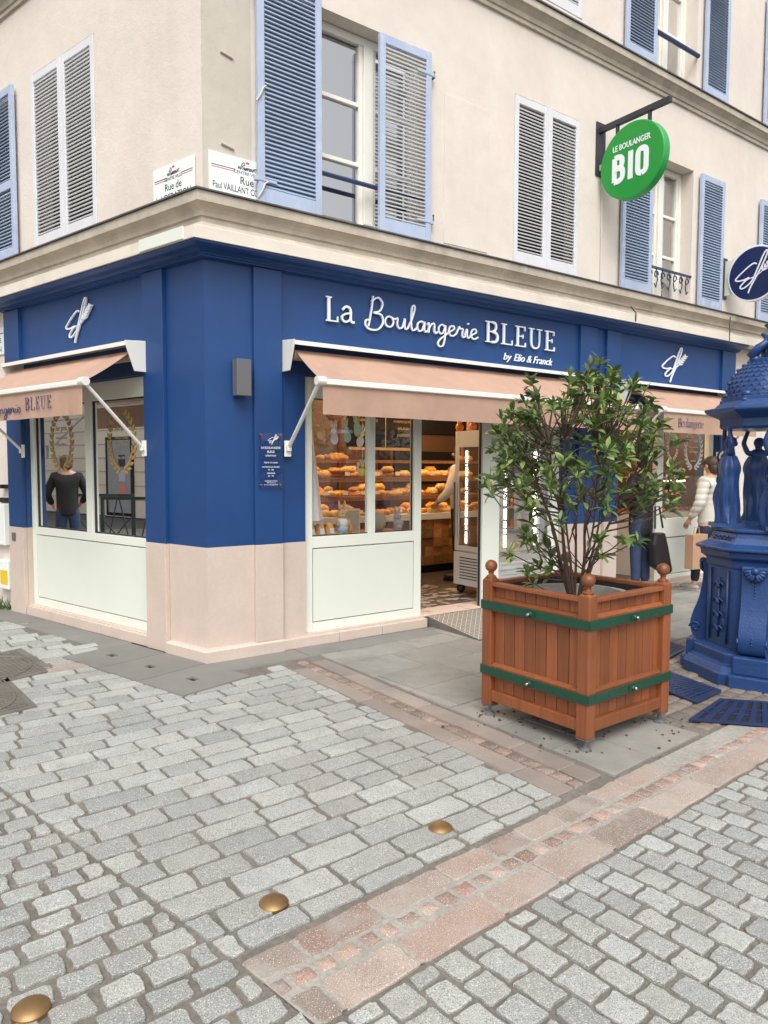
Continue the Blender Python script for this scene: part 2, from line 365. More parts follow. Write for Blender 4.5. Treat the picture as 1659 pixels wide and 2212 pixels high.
# ------------------------------------------------------------------ lettering
SER = {
 'L': (.64, [([(.16, 0), (.16, 1)], .13), ([(.03, .975), (.30, .975)], .05), ([(.03, .025), (.60, .025)], .05), ([(.585, 0), (.585, .23)], .045)]),
 'B': (.70, [([(.16, 0), (.16, 1)], .13), ([(.03, .975), (.38, .975)], .05), ([(.03, .025), (.4, .025)], .05), ([(.16, .52), (.42, .52)], .05),
             (smoothpts([(.34, .975), (.5, .93), (.55, .76), (.48, .58), (.34, .52)]), .10), (smoothpts([(.36, .52), (.55, .46), (.63, .27), (.55, .08), (.34, .025)]), .11)]),
 'E': (.64, [([(.16, 0), (.16, 1)], .13), ([(.03, .975), (.54, .975)], .05), ([(.16, .51), (.42, .51)], .05), ([(.03, .025), (.57, .025)], .05), ([(.525, .79), (.525, 1)], .045), ([(.56, 0), (.56, .21)], .045), ([(.42, .41), (.42, .61)], .04)]),
 'U': (.78, [(smoothpts([(.16, .98), (.16, .35), (.21, .11), (.37, .02), (.53, .08), (.61, .3), (.61, .98)]), lambda t: .13 - .075 * min(1, t * 1.3)), ([(.02, .975), (.32, .975)], .05), ([(.47, .975), (.75, .975)], .05)]),
 'a': (.52, [(smoothpts([(.08, .47), (.2, .61), (.33, .57), (.37, .42), (.37, .12), (.42, .03), (.5, .04)]), .09), (smoothpts([(.37, .37), (.2, .33), (.08, .23), (.07, .1), (.15, .02), (.26, .04), (.37, .15)]), .075)]),
 'o': (.56, [(smoothpts([(.27, .62), (.10, .52), (.06, .31), (.10, .1), (.27, 0), (.44, .1), (.48, .31), (.44, .52), (.27, .62)]), .08)]),
 'u': (.58, [(smoothpts([(.12, .62), (.12, .2), (.18, .04), (.3, .02), (.43, .15)]), .08), ([(.44, .62), (.44, .02)], .09), ([(.02, .6), (.14, .6)], .04), ([(.34, .6), (.46, .6)], .04), ([(.44, .02), (.55, .02)], .04)]),
 'l': (.28, [([(.14, 0), (.14, 1.02)], .09), ([(.03, .02), (.26, .02)], .04), ([(.04, 1.0), (.15, 1.0)], .04)]),
 'n': (.58, [([(.13, 0), (.13, .62)], .09), (smoothpts([(.14, .45), (.26, .6), (.4, .58), (.45, .4), (.45, 0)]), .085), ([(.03, .02), (.24, .02)], .04), ([(.35, .02), (.56, .02)], .04), ([(.03, .6), (.14, .6)], .04)]),
 'g': (.52, [(smoothpts([(.25, .62), (.1, .53), (.09, .36), (.23, .27), (.38, .35), (.39, .53), (.25, .62)]), .07), (smoothpts([(.14, .28), (.1, .16), (.3, .08), (.46, 0), (.44, -.18), (.22, -.24), (.06, -.16), (.1, -.02), (.2, .06)]), .06), ([(.36, .58), (.5, .6)], .05)]),
 'e': (.5, [(smoothpts([(.08, .34), (.42, .36), (.4, .54), (.26, .62), (.12, .54), (.06, .32), (.11, .1), (.27, .01), (.44, .12)]), .07)]),
 'r': (.40, [([(.13, 0), (.13, .62)], .09), (smoothpts([(.14, .4), (.2, .55), (.3, .62), (.38, .57)]), .07), ([(.03, .02), (.26, .02)], .04), ([(.03, .6), (.14, .6)], .04)]),
 'i': (.28, [([(.14, 0), (.14, .62)], .09), ([(.03, .02), (.26, .02)], .04), ([(.03, .6), (.14, .6)], .04), ([(.09, .84), (.19, .84)], .1)]),
}
SCR = {
 'B': (.66, [[(.24, 1.13), (.17, .6), (.06, .03)], [(.17, .93), (.42, 1.1), (.6, .92), (.5, .64), (.26, .54), (.55, .5), (.62, .22), (.42, -.04), (.12, -.07), (-.05, .05), (-.03, .24), (.1, .24)]]),
 'o': (.44, [[(.30, .36), (.16, .40), (.05, .26), (.06, .08), (.18, 0), (.30, .06), (.35, .22), (.30, .36), (.36, .33), (.44, .34)]]),
 'u': (.46, [[(0, .34), (.06, .38), (.05, .15), (.12, 0), (.24, .06), (.32, .3), (.34, .40), (.33, .12), (.38, 0), (.48, .08)]]),
 'l': (.32, [[(0, .08), (.14, .4), (.26, .85), (.22, .98), (.15, .86), (.12, .3), (.16, .02), (.26, .02), (.34, .12)]]),
 'a': (.44, [[(.30, .34), (.18, .40), (.06, .28), (.05, .08), (.14, 0), (.26, .1), (.33, .38), (.32, .1), (.37, 0), (.46, .08)]]),
 'n': (.42, [[(0, .3), (.05, .38), (.06, .2), (.05, 0), (.08, .2), (.2, .38), (.28, .34), (.28, .1), (.33, 0), (.42, .08)]]),
 'g': (.42, [[(.30, .34), (.18, .40), (.06, .28), (.06, .1), (.15, .02), (.26, .12), (.33, .38), (.31, -.1), (.24, -.42), (.10, -.5), (.02, -.38), (.12, -.2), (.34, 0), (.44, .1)]]),
 'e': (.36, [[(0, .1), (.16, .2), (.28, .3), (.24, .4), (.12, .38), (.05, .2), (.1, .03), (.22, 0), (.36, .1)]]),
 'r': (.38, [[(0, .1), (.1, .34), (.13, .42), (.18, .34), (.28, .34), (.26, .1), (.31, 0), (.4, .08)]]),
 'i': (.22, [[(0, .1), (.08, .36), (.09, .1), (.14, 0), (.24, .08)], [(.12, .56), (.15, .62)]]),
}
def serif_glyph(mb, F, ch, x, y, k, d0, d1, kx=1, wk=1):
    adv, st = SER[ch]
    for i, (pts, wd) in enumerate(st):
        ww = (lambda t, wd=wd: wd(t) * k * wk) if callable(wd) else wd * k * wk
        mb.ribbon(F, [(x + px * k * kx, y + py * k) for px, py in pts], ww, d0, d1 + .0007 * i)
    return adv * k * kx
def script_word(mb, F, word, x, y, k, d0, d1, wd, kx=1, rise=0):
    n = 0
    for ch in word:
        adv, st = SCR[ch]
        for pts in st:
            sp = smoothpts([(x + px * k * kx, y + py * k + rise * 0) for px, py in pts], 5)
            mb.ribbon(F, sp, wd, d0, d1 + .0012 * (n % 5), .001); n += 1
        x += adv * k * kx
    return x
def wheat_logo(mb, F, x, y, k, d0, d1, wd=.04, kx=1.85):
    """flowing initials with a wheat ear, unit height 1, about .62 wide"""
    S = [[(.34, .70), (.28, .73), (.15, .61), (.03, .46), (.0, .39), (.05, .355), (.13, .36), (.22, .39), (.15, .31), (.085, .21), (.09, .155), (.14, .15), (.21, .21), (.28, .32), (.36, .60), (.43, .86), (.475, .98), (.505, .97), (.49, .86), (.42, .62), (.33, .36), (.25, .14), (.215, 0)],
         [(.13, .34), (.28, .38), (.40, .46), (.52, .62), (.60, .78)]]
    for i, p in enumerate(S):
        mb.ribbon(F, [(x + a * k * kx, y + b * k) for a, b in smoothpts(p, 5)], (wd if i == 0 else wd * .6) * k, d0, d1 + .001 * i, .002)
    for i in range(5):
        t = i / 4; cx, cy = .43 + .15 * t, .49 + .25 * t
        for sgn in (-1, 1):
            an = 1.02 + sgn * .5; l = .125 - .008 * i; wv = .017
            ux, uy = math.cos(an), math.sin(an)
            pts = [(cx, cy), (cx + ux * l * .5 - uy * wv, cy + uy * l * .5 + ux * wv), (cx + ux * l, cy + uy * l), (cx + ux * l * .5 + uy * wv, cy + uy * l * .5 - ux * wv)]
            mb.prism(F, [(x + a * k * kx, y + b * k) for a, b in pts], d0, d1 + .004 + .0006 * i)
def laurel(mb, F, cx, cy, rx, ry, d0, d1, n=11, ls=.05, open_top=.5):
    for sgn in (-1, 1):
        for i in range(n):
            a = -math.pi / 2 + sgn * (.12 + (math.pi - open_top - .12) * (i / (n - 1)))
            px, py = cx + rx * math.cos(a), cy + ry * math.sin(a)
            tx, ty = -math.sin(a) * rx * sgn, math.cos(a) * ry * sgn; l = math.hypot(tx, ty); tx, ty = tx / l, ty / l
            for q in (-1, 1):
                an = math.atan2(ty, tx) + q * .5; ux, uy = math.cos(an), math.sin(an); wv = ls * .2; L = ls * (1 - .25 * i / n)
                mb.prism(F, [(px, py), (px + ux * L * .5 - uy * wv, py + uy * L * .5 + ux * wv), (px + ux * L, py + uy * L), (px + ux * L * .5 + uy * wv, py + uy * L * .5 - ux * wv)], d0, d1 + .0002 * (i % 3) + .0001 * q)
# ------------------------------------------------------------------ the corner building
bld = thing('bakery_building', 'cream corner building with a deep blue bakery front below shuttered upper windows', 'building', C)
def wall_cells(mb, F, s0, s1, z0, z1, holes, ob=-.3, of=0):
    hs_ = [h for h in holes if h[3] > z0 and h[2] < z1]
    S = sorted({s0, s1, *[max(s0, min(s1, v)) for h in hs_ for v in h[:2]]}); Z = sorted({z0, z1, *[max(z0, min(z1, v)) for h in hs_ for v in h[2:]]})
    for a, b in zip(S, S[1:]):
        for c, d in zip(Z, Z[1:]):
            if any(h[0] <= a and b <= h[1] and h[2] <= c and d <= h[3] for h in hs_): continue
            mb.poly([F(a, of, c), F(b, of, c), F(b, of, d), F(a, of, d)])
    for h in hs_:
        a, b, c, d = max(h[0], s0), min(h[1], s1), max(h[2], z0), min(h[3], z1)
        mb.poly([F(a, of, c), F(a, ob, c), F(a, ob, d), F(a, of, d)]); mb.poly([F(b, of, c), F(b, ob, c), F(b, ob, d), F(b, of, d)])
        if h[3] <= z1: mb.poly([F(a, of, d), F(b, of, d), F(b, ob, d), F(a, ob, d)])
        if h[2] >= z0: mb.poly([F(a, of, c), F(b, of, c), F(b, ob, c), F(a, ob, c)])
TOPZ = 11.5
RG = [(.87, 4.1, .1, 2.28), (5.06, 7.2, .1, 2.28)]; LG = [(.757, 2.88, .1, 2.28)]
RU = [(1.02, 2.17, 3.56, 5.27), (3.28, 4.28, 3.6, 5.25), (5.55, 6.46, 3.56, 5.24), (8.62, 9.6, 3.56, 5.24), (1.02, 2.17, 6.3, 8.0), (3.28, 4.28, 6.3, 8.0), (5.55, 6.46, 6.27, 8.0), (8.62, 9.6, 6.27, 8.0)]
LU = [(1.45, 2.58, 3.6, 5.23), (3.46, 4.5, 3.56, 5.23)]
m = MB(); wall_cells(m, FR, 0, 13, 3.17, TOPZ, RU); wall_cells(m, FL, 0, 9, 3.17, TOPZ, LU); mk('upper_wall', m, 'plaster', bld)
m = MB(); wall_cells(m, FR, 0, 7.55, .89, 3.17, RG); wall_cells(m, FL, 0, 3.2, .89, 3.17, LG); mk('blue_wall', m, 'blue_paint', bld)
m = MB(); wall_cells(m, FR, 0, 7.55, 0, .89, RG); wall_cells(m, FL, 0, 3.22, 0, .89, LG); mk('stone_base', m, 'pink_stone', bld)
m = MB(); wall_cells(m, FR, 7.55, 13, 0, 3.17, [(9, 10.2, 0, 2.2)], of=-.03); mk('neighbour_wall', m, 'plaster', bld)
m = MB(); wall_cells(m, FL, 3.22, 9, 0, 3.17, [], of=-.03); mk('neighbour_wall', m, 'plaster', bld)
m = MB(); m.box(FR, .002, .40, -.01, .004, 3.57, TOPZ); mk('corner_render', m, 'plaster_dirty', bld)
m = MB(); m.poly([FR(0, 0, TOPZ), FR(13, 0, TOPZ), FR(13, -7, TOPZ), FL(9, -7, TOPZ), FL(9, 0, TOPZ)])
for a, b in ((FR(13, 0, 0), FR(13, -7, 0)), (FR(13, -7, 0), FL(9, -7, 0)), (FL(9, -7, 0), FL(9, 0, 0))):
    m.poly([a, b, b + Vector((0, 0, TOPZ)), a + Vector((0, 0, TOPZ))])
mk('roof_and_back', m, 'plaster', bld)
def sweep(mb, prof, sL, sR):
    r = [mb.vs([FL(sL, o, z) for o, z in prof]), mb.vs([mitre(o) + Vector((0, 0, z)) for o, z in prof]), mb.vs([FR(sR, o, z) for o, z in prof])]
    n = len(prof)
    for a, b in zip(r, r[1:]):
        for k in range(n): mb.face(a + k, a + (k + 1) % n, b + (k + 1) % n, b + k)
    mb.face(*range(r[0], r[0] + n)); mb.face(*range(r[2], r[2] + n))
m = MB(); sweep(m, [(0, 3.262), (.16, 3.268), (.03, 3.345), (.03, 3.382), (.047, 3.386), (.052, 3.415), (.068, 3.442), (.10, 3.462), (.118, 3.466), (.118, 3.54), (0, 3.56)], 9, 13); mk('cornice', m, 'old_stone', bld)
m = MB(); sweep(m, [(0, 3.166), (.2, 3.166), (.2, 3.255), (.17, 3.268), (0, 3.268)], 9, 8.2); mk('cornice_fascia', m, 'pale_fascia', bld)
m = MB(); m.box(FL, -.03, .52, .2, .209, 3.172, 3.262); mk('fascia_patch', m, 'white_panel', bld)
m = MB(); sweep(m, [(0, 3.561), (.135, 3.542), (.135, 3.554), (0, 3.575)], 9, 13); mk('cornice_flashing', m, 'zinc', bld)
m = MB(); sweep(m, [(0, 3.163), (.185, 3.163), (.185, 3.15), (.15, 3.135), (.10, 3.125), (.075, 3.115), (.066, 3.113), (.066, 3.102), (.05, 3.098), (.05, 3.088), (.036, 3.084), (0, 3.08)], 3.24, 7.6); mk('blue_cornice', m, 'blue_paint', bld)
m = MB(); sweep(m, [(0, 5.93), (.025, 5.935), (.025, 5.975), (.04, 5.98), (.05, 6.02), (.09, 6.06), (.115, 6.07), (.115, 6.14), (0, 6.16)], 9, 13); mk('string_course', m, 'old_stone', bld)
m = MB(); sweep(m, [(0, 6.161), (.13, 6.142), (.13, 6.158), (0, 6.178)], 9, 13); mk('string_course_flashing', m, 'zinc', bld)
# pilaster strips (blue above, pink stone below), each its own part
def strip(F, a, b, z0=0, o=.036):
    m = MB(); m.box(F, a, b, .0, o, .892, 3.079); mk('pilaster', m, 'blue_paint', bld, bevel=.003)
    if z0 is not None:
        m = MB(); m.box(F, a, b, .0, o + .004, z0, .89); mk('pilaster_base', m, 'pink_stone', bld, bevel=.004)
strip(FR, .395, .64, .1); strip(FR, 4.32, 4.6); strip(FR, 4.78, 5.03); strip(FR, 7.22, 7.545)
strip(FL, .48, .755); strip(FL, 2.89, 3.2)
m = MB(); sweep(m, [(0, 0), (.06, 0), (.06, .085), (.035, .1), (0, .1)], .47, .64); mk('plinth', m, 'pink_stone', bld)
for a, b in ((.64, 1.18), (1.18, 1.64), (1.64, 2.165)):
    m = MB(); m.box(FR, a + .002, b - .002, -.2, .045, 0, .085); mk('plinth_stone', m, 'pink_stone', bld, bevel=.005)
for a, b in ((.757, 1.5), (1.5, 2.2), (2.2, 2.88)):
    m = MB(); m.box(FL, a + .002, b - .002, -.2, .03, 0, .092); mk('plinth_stone', m, 'pink_stone', bld, bevel=.005)
for a, b in ((2.95, 4.3), (5.93, 7.2)):
    m = MB(); m.box(FR, a + .002, b - .002, -.2, .04, 0, .06); mk('plinth_stone', m, 'pink_stone', bld, bevel=.005)
# vertical joints in the stone base of the corner
# ---- shutters
SLAT = {}
nslat = [0]
def shutter(F, fac, s0, s1, z0, z1, o, paint, slat, tilt=38, single=True, yaw=0, pitch=.034, mid=False, label=None, hinge=None):
    w_, h = s1 - s0, z1 - z0; m = MB(); st = .058
    for a in (-w_ / 2, w_ / 2 - st): m.box(ID, a, a + st, 0, .036, 0, h)
    m.box(ID, -w_ / 2 + st, w_ / 2 - st, .002, .034, h - .075, h); m.box(ID, -w_ / 2 + st, w_ / 2 - st, .002, .034, 0, .115)
    if mid: m.box(ID, -w_ / 2 + st, w_ / 2 - st, .002, .034, mid - .04, mid + .04)
    if hinge is not None:
        for zz in (.16, h - .2):
            x = -w_ / 2 if hinge < 0 else w_ / 2 - .16
            m.box(ID, x, x + .16, .0365, .0405, zz, zz + .022); m.box(ID, (-w_ / 2 - .03) if hinge < 0 else (w_ / 2 - .004), (-w_ / 2 + .004) if hinge < 0 else (w_ / 2 + .03), .01, .04, zz - .004, zz + .03)
    me = mesh_of('shutter', m)
    me.materials.append(MATS[paint])
    xd, yd = (-dR, nR) if fac == 'R' else (dL, nL)
    M = Matrix.Identity(4)
    rot = Matrix((( xd.x, yd.x, 0), (xd.y, yd.y, 0), (0, 0, 1))) @ Matrix.Rotation(yaw, 3, 'Z')
    M = Matrix.Translation(F((s0 + s1) / 2, o, z0) - C) @ rot.to_4x4()
    sh = sub('shutter', me, bld, M)
    b = sh.modifiers.new('bevel', 'BEVEL'); b.width = .003; b.segments = 1; b.limit_method = 'ANGLE'
    if label: sh['label'] = label
    key = (round(w_, 3), slat, tilt); hz, dz = (.0058, .0095) if slat == 'slat_white' else (.004, .021)
    zs = []; z = .115 + pitch * .6
    while z < h - .075 - pitch * .3:
        if not (mid and abs(z - mid) < .05): zs.append(z)
        z += pitch
    if key not in SLAT:
        q = MB(); T = Matrix.Rotation(R_(tilt), 3, 'X'); G = lambda a, b_, c: T @ Vector((a, b_, c))
        q.box(G, -w_ / 2 + st, w_ / 2 - st, -dz, dz, -hz, hz)
        SLAT[key] = mesh_of('slat', q); SLAT[key].materials.append(MATS[slat])
    if single:
        for z in zs: sub('slat', SLAT[key], sh, Matrix.Translation((0, .018, z))); nslat[0] += 1
    else:
        q = MB(); T = Matrix.Rotation(R_(tilt), 3, 'X')
        for z in zs: q.box(lambda a, b_, c: T @ Vector((a, b_, c)) + Vector((0, .018, z)), -w_ / 2 + st, w_ / 2 - st, -dz, dz, -hz, hz)
        me2 = mesh_of('slats', q); me2.materials.append(MATS[slat]); so_ = sub('slats', me2, sh, Matrix.Identity(4)); so_['kind'] = 'stuff'
    return sh
def window(F, s0, s1, z0, z1, o, glass='upper_glass', back='dark_room', bars=2, curtain=None):
    m = MB(); t = .055; sm = (s0 + s1) / 2
    m.box(F, s0, s0 + t, o, o + .06, z0, z1); m.box(F, s1 - t, s1, o, o + .06, z0, z1)
    m.box(F, s0 + t, s1 - t, o, o + .06, z1 - .07, z1); m.box(F, s0 + t, s1 - t, o, o + .06, z0, z0 + .1); m.box(F, sm - .05, sm + .05, o, o + .075, z0 + .1, z1 - .07)
    for a, b in ((s0 + t, sm - .05), (sm + .05, s1 - t)):
        m.box(F, a, a + .04, o + .003, o + .05, z0 + .1, z1 - .07); m.box(F, b - .04, b, o + .003, o + .05, z0 + .1, z1 - .07)
        for k in range(1, bars + 1):
            zz = z0 + .1 + (z1 - .07 - z0 - .1) * k / (bars + 1); m.box(F, a + .04, b - .04, o + .003, o + .047, zz - .018, zz + .018)
    f = mk('window', m, 'wood_white', bld, bevel=.004)
    for a, b in ((s0 + t + .04, sm - .09), (sm + .09, s1 - t - .04)):
        for k in range(bars + 1):
            za = z0 + .1 + (z1 - .17 - z0) * k / (bars + 1); zb = z0 + .1 + (z1 - .17 - z0) * (k + 1) / (bars + 1)
            m = MB(); m.poly([F(a, o + .02, za + .018), F(b, o + .02, za + .018), F(b, o + .02, zb - .018), F(a, o + .02, zb - .018)]); mk('pane', m, glass, f)
    m = MB(); m.box(F, s0 - .1, s1 + .1, o - .5, o - .45, z0 - .1, z1 + .1); mk('blackout', m, 'dark_room', f)
    if curtain:
        m = MB(); a0, a1 = curtain; n = 24
        pts = [(a0 + (a1 - a0) * k / n, o - .06 + .012 * math.sin(k * 1.9)) for k in range(n + 1)]
        for (x0, y0), (x1, y1) in zip(pts, pts[1:]): m.poly([F(x0, y0, z0 + .1), F(x1, y1, z0 + .1), F(x1, y1, z1 - .1), F(x0, y0, z1 - .1)])
        mk('curtain', m, 'curtain', f, smooth=True)
    return f
window(FR, 1.02, 2.17, 3.565, 5.265, -.2)
window(FR, 5.55, 6.46, 3.565, 5.235, -.22, curtain=(5.6, 6.4))
window(FR, 8.62, 9.6, 3.565, 5.235, -.22)
window(FR, 5.55, 6.46, 6.275, 7.9, -.22, curtain=(5.6, 6.4))
window(FR, 8.62, 9.6, 6.275, 7.9, -.22); window(FL, 3.46, 4.5, 3.565, 5.225, -.2)
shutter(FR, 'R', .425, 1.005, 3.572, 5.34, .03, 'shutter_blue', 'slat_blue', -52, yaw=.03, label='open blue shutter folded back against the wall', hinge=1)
shutter(FR, 'R', 1.60, 2.165, 3.585, 5.25, .012, 'shutter_blue', 'slat_white', -16, hinge=-1, label='closed pale blue shutter with peeling paint', yaw=-.02)
shutter(FR, 'R', 3.285, 3.778, 3.603, 5.245, -.03, 'shutter_white', 'slat_white', -16); shutter(FR, 'R', 3.782, 4.275, 3.603, 5.245, -.03, 'shutter_white', 'slat_white', -16)
shutter(FL, 'L', 1.455, 2.013, 3.603, 5.225, -.03, 'shutter_white', 'slat_white', -16); shutter(FL, 'L', 2.017, 2.575, 3.603, 5.225, -.03, 'shutter_white', 'slat_white', -16)
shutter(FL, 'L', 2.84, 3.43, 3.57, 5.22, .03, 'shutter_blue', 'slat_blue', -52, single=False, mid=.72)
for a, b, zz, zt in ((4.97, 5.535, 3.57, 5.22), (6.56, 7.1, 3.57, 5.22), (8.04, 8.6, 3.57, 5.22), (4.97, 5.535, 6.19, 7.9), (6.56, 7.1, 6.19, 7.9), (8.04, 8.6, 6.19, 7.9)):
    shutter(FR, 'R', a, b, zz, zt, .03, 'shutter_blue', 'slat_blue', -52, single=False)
shutter(FR, 'R', 3.285, 3.778, 6.303, 7.99, -.03, 'shutter_white', 'slat_white', -16, single=False); shutter(FR, 'R', 3.782, 4.275, 6.303, 7.99, -.03, 'shutter_white', 'slat_white', -16, single=False)
for F_, a_, b_, c_, d_ in ((FR, 3.28, 4.28, 3.6, 5.25), (FL, 1.45, 2.58, 3.6, 5.23), (FR, 3.28, 4.28, 6.3, 8.0), (FR, 1.02, 2.17, 6.3, 8.0)): m = MB(); m.box(F_, a_, b_, -.28, -.2, c_, d_); mk('window_back', m, 'dark_room', bld)
m = MB(); m.tube([FR(1.03, -.04, 3.97), FR(2.16, -.04, 3.97)], .02, 8); mk('window_bar', m, 'iron_blue', bld, smooth=True)
m = MB(); m.tube([FR(5.55, .02, 6.62), FR(6.46, .02, 6.62)], .026, 8); mk('window_bar', m, 'iron_blue', bld, smooth=True)
m = MB(); m.box(FR, 5.552, 6.458, -.02, .015, 3.92, 3.94)
for k in range(7):
    x = 5.6 + .13 * k; sgn = 1 if k % 2 else -1
    m.tube([FR(x + .045 * math.cos(t) * (1 - t / 9), -.003, 3.85 + .055 * math.sin(t) * (1 - t / 9)) for t in [q * .55 for q in range(12)]], .008, 5)
    m.tube([FR(x, -.003, 3.92), FR(x + .03 * sgn, -.003, 3.80), FR(x, -.003, 3.70), FR(x - .035 * sgn, -.003, 3.74)], .008, 5)
mk('window_guard', m, 'iron_blue', bld, smooth=True)
# rusty hinge pins and scroll catch on the wall
for zz in (3.78, 5.05): m = MB(); m.tube([FR(2.2, .0, zz), FR(2.2, .045, zz), FR(2.2, .045, zz + .05)], .011, 6); mk('hinge_pin', m, 'cast_iron', bld)
for s_, zz in ((.2, 4.62), (.2, 3.95)):
    m = MB(); m.tube([FR(s_ - .05, .012, zz + .01), FR(s_ + .05, .012, zz - .012)], .009, 6); mk('wall_hook', m, 'pink_stone', bld)
for zz, x in ((4.32, .41), (3.6, .42)): m = MB(); m.tube([FR(x, .08, zz), FR(x + .03, .085, zz + .05), FR(x + .055, .085, zz + .11), FR(x + .08, .085, zz + .13)], .007, 6); mk('shutter_catch', m, 'cable', bld)
m = MB(); m.tube([FR(4.66, .012, 3.56), FR(4.66, .012, 4.62)], .009, 6); mk('wall_cable', m, 'cable', bld)
m = MB(); m.tube([FR(5.05, .21, 3.18), FR(5.05, .21, 3.27), FR(5.06, .13, 3.36)], .007, 5); m.tube([FR(7.05, .21, 3.17), FR(7.05, .21, 3.26), FR(7.2, .12, 3.4), FR(7.2, .13, 3.5)], .007, 5); mk('fascia_cable', m, 'black_iron', bld)
# blind patch of paler render between the windows
m = MB(); m.box(FR, 2.36, 2.92, 0, .006, 3.62, 4.98); mk('render_patch', m, 'plaster', bld, bevel=.003)
# ---- shop fronts
def pane(F, a, b, z0, z1, o, g, parent):
    m = MB(); m.poly([F(a, o, z0), F(b, o, z0), F(b, o, z1), F(a, o, z1)]); return mk('pane', m, g, parent)
def gasket(F, a, b, z0, z1, o, parent, t=.007):
    m = MB(); m.box(F, a, a + t, o - .01, o, z0, z1); m.box(F, b - t, b, o - .01, o, z0, z1); m.box(F, a + t, b - t, o - .01, o, z0, z0 + t); m.box(F, a + t, b - t, o - .01, o, z1 - t, z1)
    mk('gasket', m, 'dark_gasket', parent)
def shop_panel(F, a, b, z0, z1, o, parent):
    m = MB(); m.box(F, a + .008, b - .008, o - .03, o - .002, z0 + .008, z1 - .008); mk('lower_panel', m, 'white_panel', parent, bevel=.003)
    m = MB(); m.box(F, a, b, o - .05, o - .031, z0, z1); mk('panel_gap', m, 'dark_gasket', parent)
def frame_boxes(F, parent_name, boxes, o0, o1):
    m = MB()
    for a, b, c, d in boxes: m.box(F, a, b, o0, o1, c, d)
    return mk(parent_name, m, 'white_frame', bld, bevel=.004)
oF = -.05
# left facade window
wl = frame_boxes(FL, 'shop_window', [(2.80, 2.88, .1, 2.275), (.757, .80, .1, 2.275), (.80, 2.80, .1, .178), (.80, 2.80, .825, .9), (.80, 2.80, 2.11, 2.275), (1.73, 1.83, .9, 2.11)], -.12, oF)
shop_panel(FL, .80, 2.80, .178, .825, oF, wl); pane(FL, .80, 1.73, .9, 2.11, -.085, 'mirror_glass', wl); pane(FL, 1.83, 2.80, .9, 2.11, -.085, 'mirror_glass', wl)
gasket(FL, .80, 1.73, .9, 2.11, -.075, wl, .012); gasket(FL, 1.83, 2.80, .9, 2.11, -.075, wl, .012)
# right facade, left window
wr = frame_boxes(FR, 'shop_window', [(.88, .966, .088, 2.275), (2.07, 2.155, .088, 2.275), (.966, 2.07, .088, .175), (.966, 2.07, .82, .918), (.966, 2.07, 2.1, 2.275), (1.555, 1.622, .918, 2.1)], -.12, oF)
shop_panel(FR, .966, 2.07, .175, .82, oF, wr); pane(FR, .966, 1.555, .918, 2.1, -.085, 'shop_glass', wr); pane(FR, 1.622, 2.07, .918, 2.1, -.085, 'shop_glass', wr)
gasket(FR, .966, 2.07, .918, 2.1, -.078, wr, .01)
# door opening and the tall window on its right
wd = frame_boxes(FR, 'door_frame', [(2.155, 2.95, 2.1, 2.275), (2.95, 3.19, .06, 2.275), (3.19, 4.1, .06, .12), (4.0, 4.1, .12, 2.275), (3.19, 4.0, 2.1, 2.275)], -.12, oF)
pane(FR, 3.19, 4.0, .12, 2.1, -.085, 'shop_glass', wd)
m = MB(); m.box(FR, 2.938, 2.95, -.10, -.075, .1, 2.1); mk('door_seal', m, 'dark_gasket', wd)
# second shop front
w3 = frame_boxes(FR, 'shop_window', [(5.06, 5.12, .06, 2.275), (5.93, 6.06, .06, 2.275), (5.12, 5.93, 2.15, 2.275), (6.06, 7.1, .06, .15), (6.06, 7.1, .63, .87), (7.1, 7.2, .06, 2.275), (6.06, 7.1, 2.1, 2.275)], -.12, oF)
shop_panel(FR, 6.06, 7.1, .15, .63, oF, w3); pane(FR, 6.06, 7.1, .87, 2.1, -.085, 'shop_glass', w3)
m = MB(); m.box(FR, 6.06, 7.1, oF - .03, oF + .002, .625, .633); mk('gasket', m, 'dark_gasket', w3)
# ---- interior shell
m = MB(); m.poly([q + Vector((0, 0, .095)) for q in (mitre(-.31), FR(12, -.31, 0), FR(12, -5.5, 0), FL(6, -3, 0), FL(6, -.31, 0))]); mk('shop_floor', m, 'floor_dark', bld)
m = MB(); m.poly([q + Vector((0, 0, 2.62)) for q in (mitre(-.31), FR(12, -.31, 0), FR(12, -5.5, 0), FL(6, -3, 0), FL(6, -.31, 0))]); mk('shop_ceiling', m, 'brown_panel', bld)
m = MB(); m.box(FR, -1, 12, -4.4, -4.3, .1, 2.62); m.box(FR, 8.0, 8.1, -4.3, -.31, .1, 2.62); m.box(FR, 4.3, 4.4, -1.15, -.31, .1, 2.62); mk('shop_back_wall', m, 'brown_panel', bld)
m = MB(); m.box(FL, .4, 3.0, -.62, -.58, .1, 2.6); mk('light_block_partition', m, 'brown_panel', bld)  # partition added behind the left glass to block the warm shop light
m = MB(); m.box(FL, .4, 3.0, -.575, -.1, .83, .86); mk('window_shelf', m, 'brown_panel', bld)
m = MB(); m.box(FR, .9, 2.15, -.62, -.125, .86, .9); mk('window_shelf', m, 'oak', bld)
m = MB(); m.box(FR, .62, .66, -4.2, -.31, .1, 2.62); mk('side_wall', m, 'brown_panel', bld)
random.seed(3)
m = MB()
for _ in range(420):
    s_, o_ = random.uniform(1.9, 3.4), random.uniform(-2.4, -.02); r0 = random.uniform(.02, .07); n = random.randint(4, 6); a0 = random.random() * 6
    m.poly([FR(s_ + r0 * math.cos(a0 + 2 * math.pi * k / n) * random.uniform(.6, 1.5), o_ + r0 * math.sin(a0 + 2 * math.pi * k / n) * random.uniform(.5, 1.1), .0965 + _ * .00001) for k in range(n)])
tag(mk('floor_chips', m, 'floor_chip', bld), kind='stuff')
